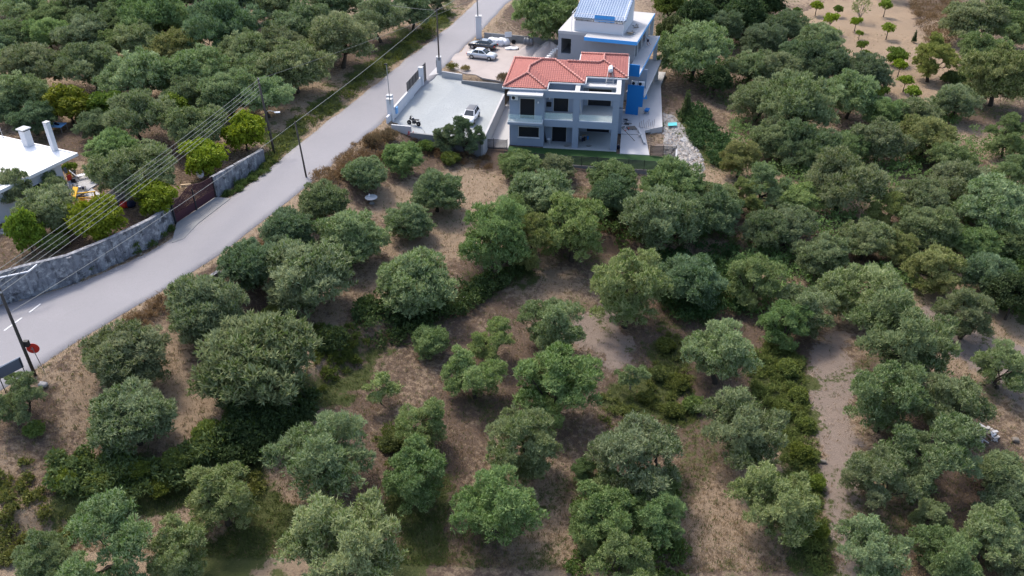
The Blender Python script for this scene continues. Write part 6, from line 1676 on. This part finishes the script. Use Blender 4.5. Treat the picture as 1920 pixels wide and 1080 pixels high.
gb2 = obj('plastic_bag', lumpy(21, .75, .4, .3), None, at(877, 561)); gb2.data.materials.append(M['whiteplastic']); gb2.rotation_euler = (0, 0, .6); tag(gb2, 'crumpled white plastic bag on the ditch bank', 'bag')
for px, py, lb_ in ((82, 724, 'small pale stone at the foot of the leaning utility pole'), (1902, 828, 'rusty drum-like lump at the right edge by the scrap heap')):
    o = obj('stone', lumpy(int(px), .5, .4, .4), None, at(px, py)); o.data.materials.append(M['stone'] if px < 500 else M['oldtimber']); tag(o, lb_, 'stone' if px < 500 else 'lump')
# ------------------------------------------------------------------ undergrowth and grass
def scatter_leaves(name, polys, n, mat, L, Wd, hmin, hmax, seed, col=(1, 1, 1), up=.7, cl_r=(.35, .8), dens=1.0):
    """a tangle of leaves over ground areas: low hummocks, one mass"""
    rng = np.random.RandomState(seed); cl = []
    for poly in polys:
        pg = np.array([at(x, y)[:2] for x, y in poly]); lo, hi = pg.min(0), pg.max(0)
        A = abs(sum(pg[i, 0] * pg[(i + 1) % len(pg), 1] - pg[(i + 1) % len(pg), 0] * pg[i, 1] for i in range(len(pg)))) / 2
        P = rng.uniform(lo, hi, (int(A * 2.2 * dens * ((hi - lo).prod() / max(A, 1))) + 8, 2)); P = P[inside(P, pg) > 0]; Z = terrain(P)
        for p, z in zip(P, Z):
            r = rng.uniform(*cl_r); cl.append((p[0], p[1], z + rng.uniform(hmin, hmax), r, .8))
    V, F, T = leaf_cloud(rng, cl, n, L, Wd, up, .6)
    o = tag(obj(name, arr_mesh(name, V, F, mat, T)), kind='stuff'); o.color = (*col, 1); return o
scatter_leaves('undergrowth', [[(90, 880), (150, 850), (300, 880), (420, 800), (470, 740), (560, 770), (600, 720), (575, 790), (440, 880), (300, 930), (180, 960), (110, 930)]], 26000, M['leaf_bramble'], .34, .15, .05, .7, 1)
scatter_leaves('undergrowth', [[(400, 850), (470, 740), (560, 775), (600, 730), (590, 780), (520, 860), (440, 895)]], 14000, M['leaf_dark'], .34, .15, .2, 1.0, 2, (.7, .75, .7))
scatter_leaves('undergrowth', [[(655, 575), (700, 560), (790, 590), (850, 545), (980, 490), (1000, 505), (870, 590), (740, 650), (690, 640)]], 16000, M['leaf_dark'], .32, .14, .1, .9, 3, (.9, .95, .85))
scatter_leaves('undergrowth', [[(1265, 215), (1310, 205), (1370, 270), (1385, 320), (1340, 310), (1300, 275)]], 12000, M['leaf_dark'], .34, .16, .1, .8, 4, (.75, .95, .9))
scatter_leaves('undergrowth', [[(1210, 470), (1370, 462), (1420, 560), (1370, 600), (1270, 610), (1225, 560)]], 16000, M['leaf_dark'], .32, .13, .1, .9, 5, (.8, 1, .9))
scatter_leaves('undergrowth', [[(1380, 460), (1460, 440), (1560, 520), (1700, 500), (1720, 540), (1500, 600), (1430, 620), (1370, 560)]], 16000, M['leaf_olive'], .34, .11, .1, 1.0, 6, (.95, 1.1, .75))
scatter_leaves('undergrowth', [[(1370, 220), (1450, 240), (1560, 260), (1700, 250), (1850, 260), (1930, 250), (1930, 470), (1800, 480), (1600, 480), (1420, 430), (1370, 330)]], 42000, M['leaf_olive'], .36, .12, .0, 1.1, 7, (.92, 1.05, .72), cl_r=(.5, 1.1), dens=.35)
scatter_leaves('undergrowth', [[(1240, 0), (1490, 30), (1580, 110), (1640, 190), (1560, 240), (1380, 220), (1260, 150)]], 30000, M['leaf_dark'], .38, .14, .1, 1.6, 8, (.9, 1.0, .8), cl_r=(.6, 1.3), dens=.3)
scatter_leaves('undergrowth', [[(1850, 470), (1930, 440), (1930, 620), (1880, 600)], [(1700, 200), (1790, 195), (1800, 120), (1830, 110), (1850, 200)]], 14000, M['leaf_dark'], .34, .13, .1, 1.2, 9, (1, 1.1, .8))
scatter_leaves('undergrowth', [[(495, 330), (560, 262), (640, 198), (715, 140), (800, 75), (850, 30), (820, 20), (740, 90), (650, 160), (560, 220), (505, 270)]], 16000, M['leaf_bramble'], .32, .09, -.1, .35, 10, (1.1, .95, .75), cl_r=(.3, .6))
scatter_leaves('undergrowth', [[(0, 560), (60, 545), (145, 515), (225, 480), (300, 440), (325, 425), (325, 440), (270, 475), (200, 505), (120, 535), (0, 573)], [(410, 372), (500, 308), (520, 300), (500, 325), (430, 375)]], 7000, M['grassblade'], .4, .06, -.1, .3, 11, (.75, .9, .8), cl_r=(.25, .5))
scatter_leaves('undergrowth', [[(1440, 640), (1505, 660), (1512, 760), (1532, 880), (1550, 1000), (1562, 1090), (1510, 1090), (1490, 950), (1460, 800), (1400, 710)]], 26000, M['grassblade'], .42, .07, -.25, .25, 12, (1.25, 1.25, 1.2), cl_r=(.15, .5), dens=1.8)
scatter_leaves('undergrowth', [[(1235, 620), (1290, 640), (1305, 800), (1250, 800), (1200, 760), (1230, 690)], [(1130, 730), (1220, 760), (1230, 830), (1120, 800)]], 11000, M['grassblade'], .4, .06, -.3, .2, 13, (1.3, 1.22, 1.2), cl_r=(.12, .35), dens=1.6)
scatter_leaves('undergrowth', [[(590, 600), (640, 610), (700, 640), (660, 700), (610, 740), (590, 680)], [(700, 820), (760, 800), (800, 850), (730, 880)]], 9000, M['grassblade'], .36, .07, -.1, .35, 14, (1.0, 1.0, .75), cl_r=(.25, .5))
scatter_leaves('dry_weeds', [[(1040, 380), (1090, 370), (1160, 400), (1190, 430), (1150, 450), (1060, 410)], [(590, 330), (700, 250), (740, 270), (690, 310), (600, 370)], [(420, 500), (480, 450), (560, 400), (580, 420), (480, 480)], [(230, 600), (330, 545), (380, 530), (330, 600), (260, 620)]], 20000, M['straw'], .42, .045, -.1, .35, 15, (.72, .62, .52), cl_r=(.25, .6))
scatter_leaves('undergrowth', [[(0, 900), (60, 860), (90, 960), (220, 990), (160, 1010), (60, 1060), (0, 1060)], [(380, 900), (450, 880), (520, 900), (480, 930)]], 9000, M['leaf_bramble'], .3, .1, -.1, .3, 16, (1.3, 1.0, .8), cl_r=(.25, .5))
scatter_leaves('dry_weeds', [[(1706, -5), (1795, -5), (1805, 60), (1772, 92), (1735, 84), (1715, 40)]], 14000, M['straw'], .5, .06, -.1, .6, 17, (.66, .58, .5), cl_r=(.4, .9), dens=.5)
scatter_leaves('undergrowth', [[(1600, 200), (1680, 205), (1780, 205), (1800, 235), (1640, 235)]], 12000, M['leaf_olive'], .36, .11, .0, .9, 18, (.9, 1.05, .7), cl_r=(.4, .9), dens=.5)
scatter_leaves('dry_weeds', [[(775, 262), (905, 290), (940, 320), (900, 318), (780, 284)], [(1170, 400), (1190, 400), (1200, 440), (1160, 450)]], 6000, M['straw'], .42, .04, -.2, .3, 19, (.6, .52, .45), cl_r=(.25, .5), dens=.8)
scatter_leaves('undergrowth', [[(1120, 395), (1200, 380), (1370, 370), (1372, 455), (1110, 462)]], 14000, M['leaf_dark'], .34, .13, .1, 1.0, 20, (1.0, 1.1, .85), cl_r=(.4, .9), dens=.6)
scatter_leaves('undergrowth', [[(1080, 960), (1140, 880), (1260, 900), (1290, 1000), (1280, 1090), (1060, 1090)]], 14000, M['leaf_bramble'], .3, .1, -.1, .6, 21, (1.0, 1.05, .8), cl_r=(.25, .6), dens=.8)
# gravel kicked to the road edges
gv, gf = [], []
grng = np.random.RandomState(12)
base = np.array([(1, 0, 0), (0, 1, 0), (-1, 0, 0), (0, -1, 0), (0, 0, 1)], float); tri = [(0, 1, 4), (1, 2, 4), (2, 3, 4), (3, 0, 4)]
for L_, sg in ((rl, -1), (rr, 1)):
    for _ in range(2200):
        i = grng.randint(30, 330); p = L_[i] + (L_[i + 1] - L_[i]) * grng.rand() + across[i] * sg * grng.normal(.1, .35)
        r = grng.uniform(.015, .06); q = base * r * grng.uniform(.6, 1.4, (5, 1)) + np.array([p[0], p[1], .035]); k = len(gv); gv += [tuple(v) for v in q]; gf += [tuple(j + k for j in t) for t in tri]
tag(MB().add(gv, gf).build('gravel', M['stone']), kind='stuff')
# grass tufts and dead stalks over the open ground
rng = np.random.RandomState(31)
N = 150000
t_ = rng.rand(N)
Y = 38 + 118 * t_ ** 1.35
X = (rng.rand(N) - .5) * 2 * (12 + Y * .66)
P = np.column_stack([X, Y])
dR = sdist(P, RR); dL = -sdist(P, RL)
okm = ((dR > .15) | (dL > .15)) & (inside(P, PARK) < -.2) & (inside(P, HPAD) < -.3) & (inside(P, YARD) < 0)
g, pa, og, stw = masks(P)
okm &= rng.rand(N) > .8 * np.maximum(pa, og)
P, g, stw = P[okm], g[okm], stw[okm]
Z = terrain(P)
n = len(P)
isg = rng.rand(n) < (g * .9 + .10 * (1 - g))
def blades(P, Z, k, h0, h1, w, seed):
    rng = np.random.RandomState(seed); m = len(P) * k
    p = np.repeat(np.column_stack([P, Z]), k, 0) + np.column_stack([rng.randn(m, 2) * .09, np.full(m, -.02)])
    a = rng.uniform(0, 6.28, m); ln = rng.uniform(h0, h1, m); lean = rng.uniform(.1, .9, m)
    d = np.column_stack([np.cos(a) * lean, np.sin(a) * lean, np.ones(m)]); d /= np.linalg.norm(d, axis=1)[:, None]
    s = np.column_stack([-np.sin(a), np.cos(a), np.zeros(m)]) * (w * rng.uniform(.6, 1.4, m))[:, None]
    V = np.empty((m, 3, 3)); V[:, 0] = p - s; V[:, 1] = p + s; V[:, 2] = p + d * ln[:, None]
    return V.reshape(-1, 3), np.arange(3 * m).reshape(m, 3), rng.rand(m)
V, F, T = blades(P[~isg], Z[~isg], 4, .08, .30, .022, 1)
o = tag(obj('dry_grass', arr_mesh('dry_grass', V, F, M['straw'], T)), kind='stuff'); o.color = (1, .95, .9, 1)
V, F, T = blades(P[isg], Z[isg], 6, .1, .34, .025, 2)
tag(obj('grass', arr_mesh('grass', V, F, M['grassblade'], T)), kind='stuff')
# the wood goes on beyond the top of the photograph
wr = np.random.RandomState(55); wc = []
while len(wc) < 420:
    p = np.array([[wr.uniform(-150, 150), wr.uniform(172, 290)]])
    if abs(sdist(p, RR)[0] + 3) < 8 or (25 < p[0, 0] < 75 and p[0, 1] < 185): continue
    z = terrain(p)[0]; r = wr.uniform(1.4, 2.6)
    for _ in range(3): wc.append((p[0, 0] + wr.uniform(-1.6, 1.6), p[0, 1] + wr.uniform(-1.6, 1.6), z + wr.uniform(1.2, 3.2), r * wr.uniform(.6, 1), .85))
V, F, T = leaf_cloud(wr, wc, 60000, .75, .3, .5)
tag(obj('far_wood', arr_mesh('far_wood', V, F, M['leaf_olive'], T)), kind='stuff')
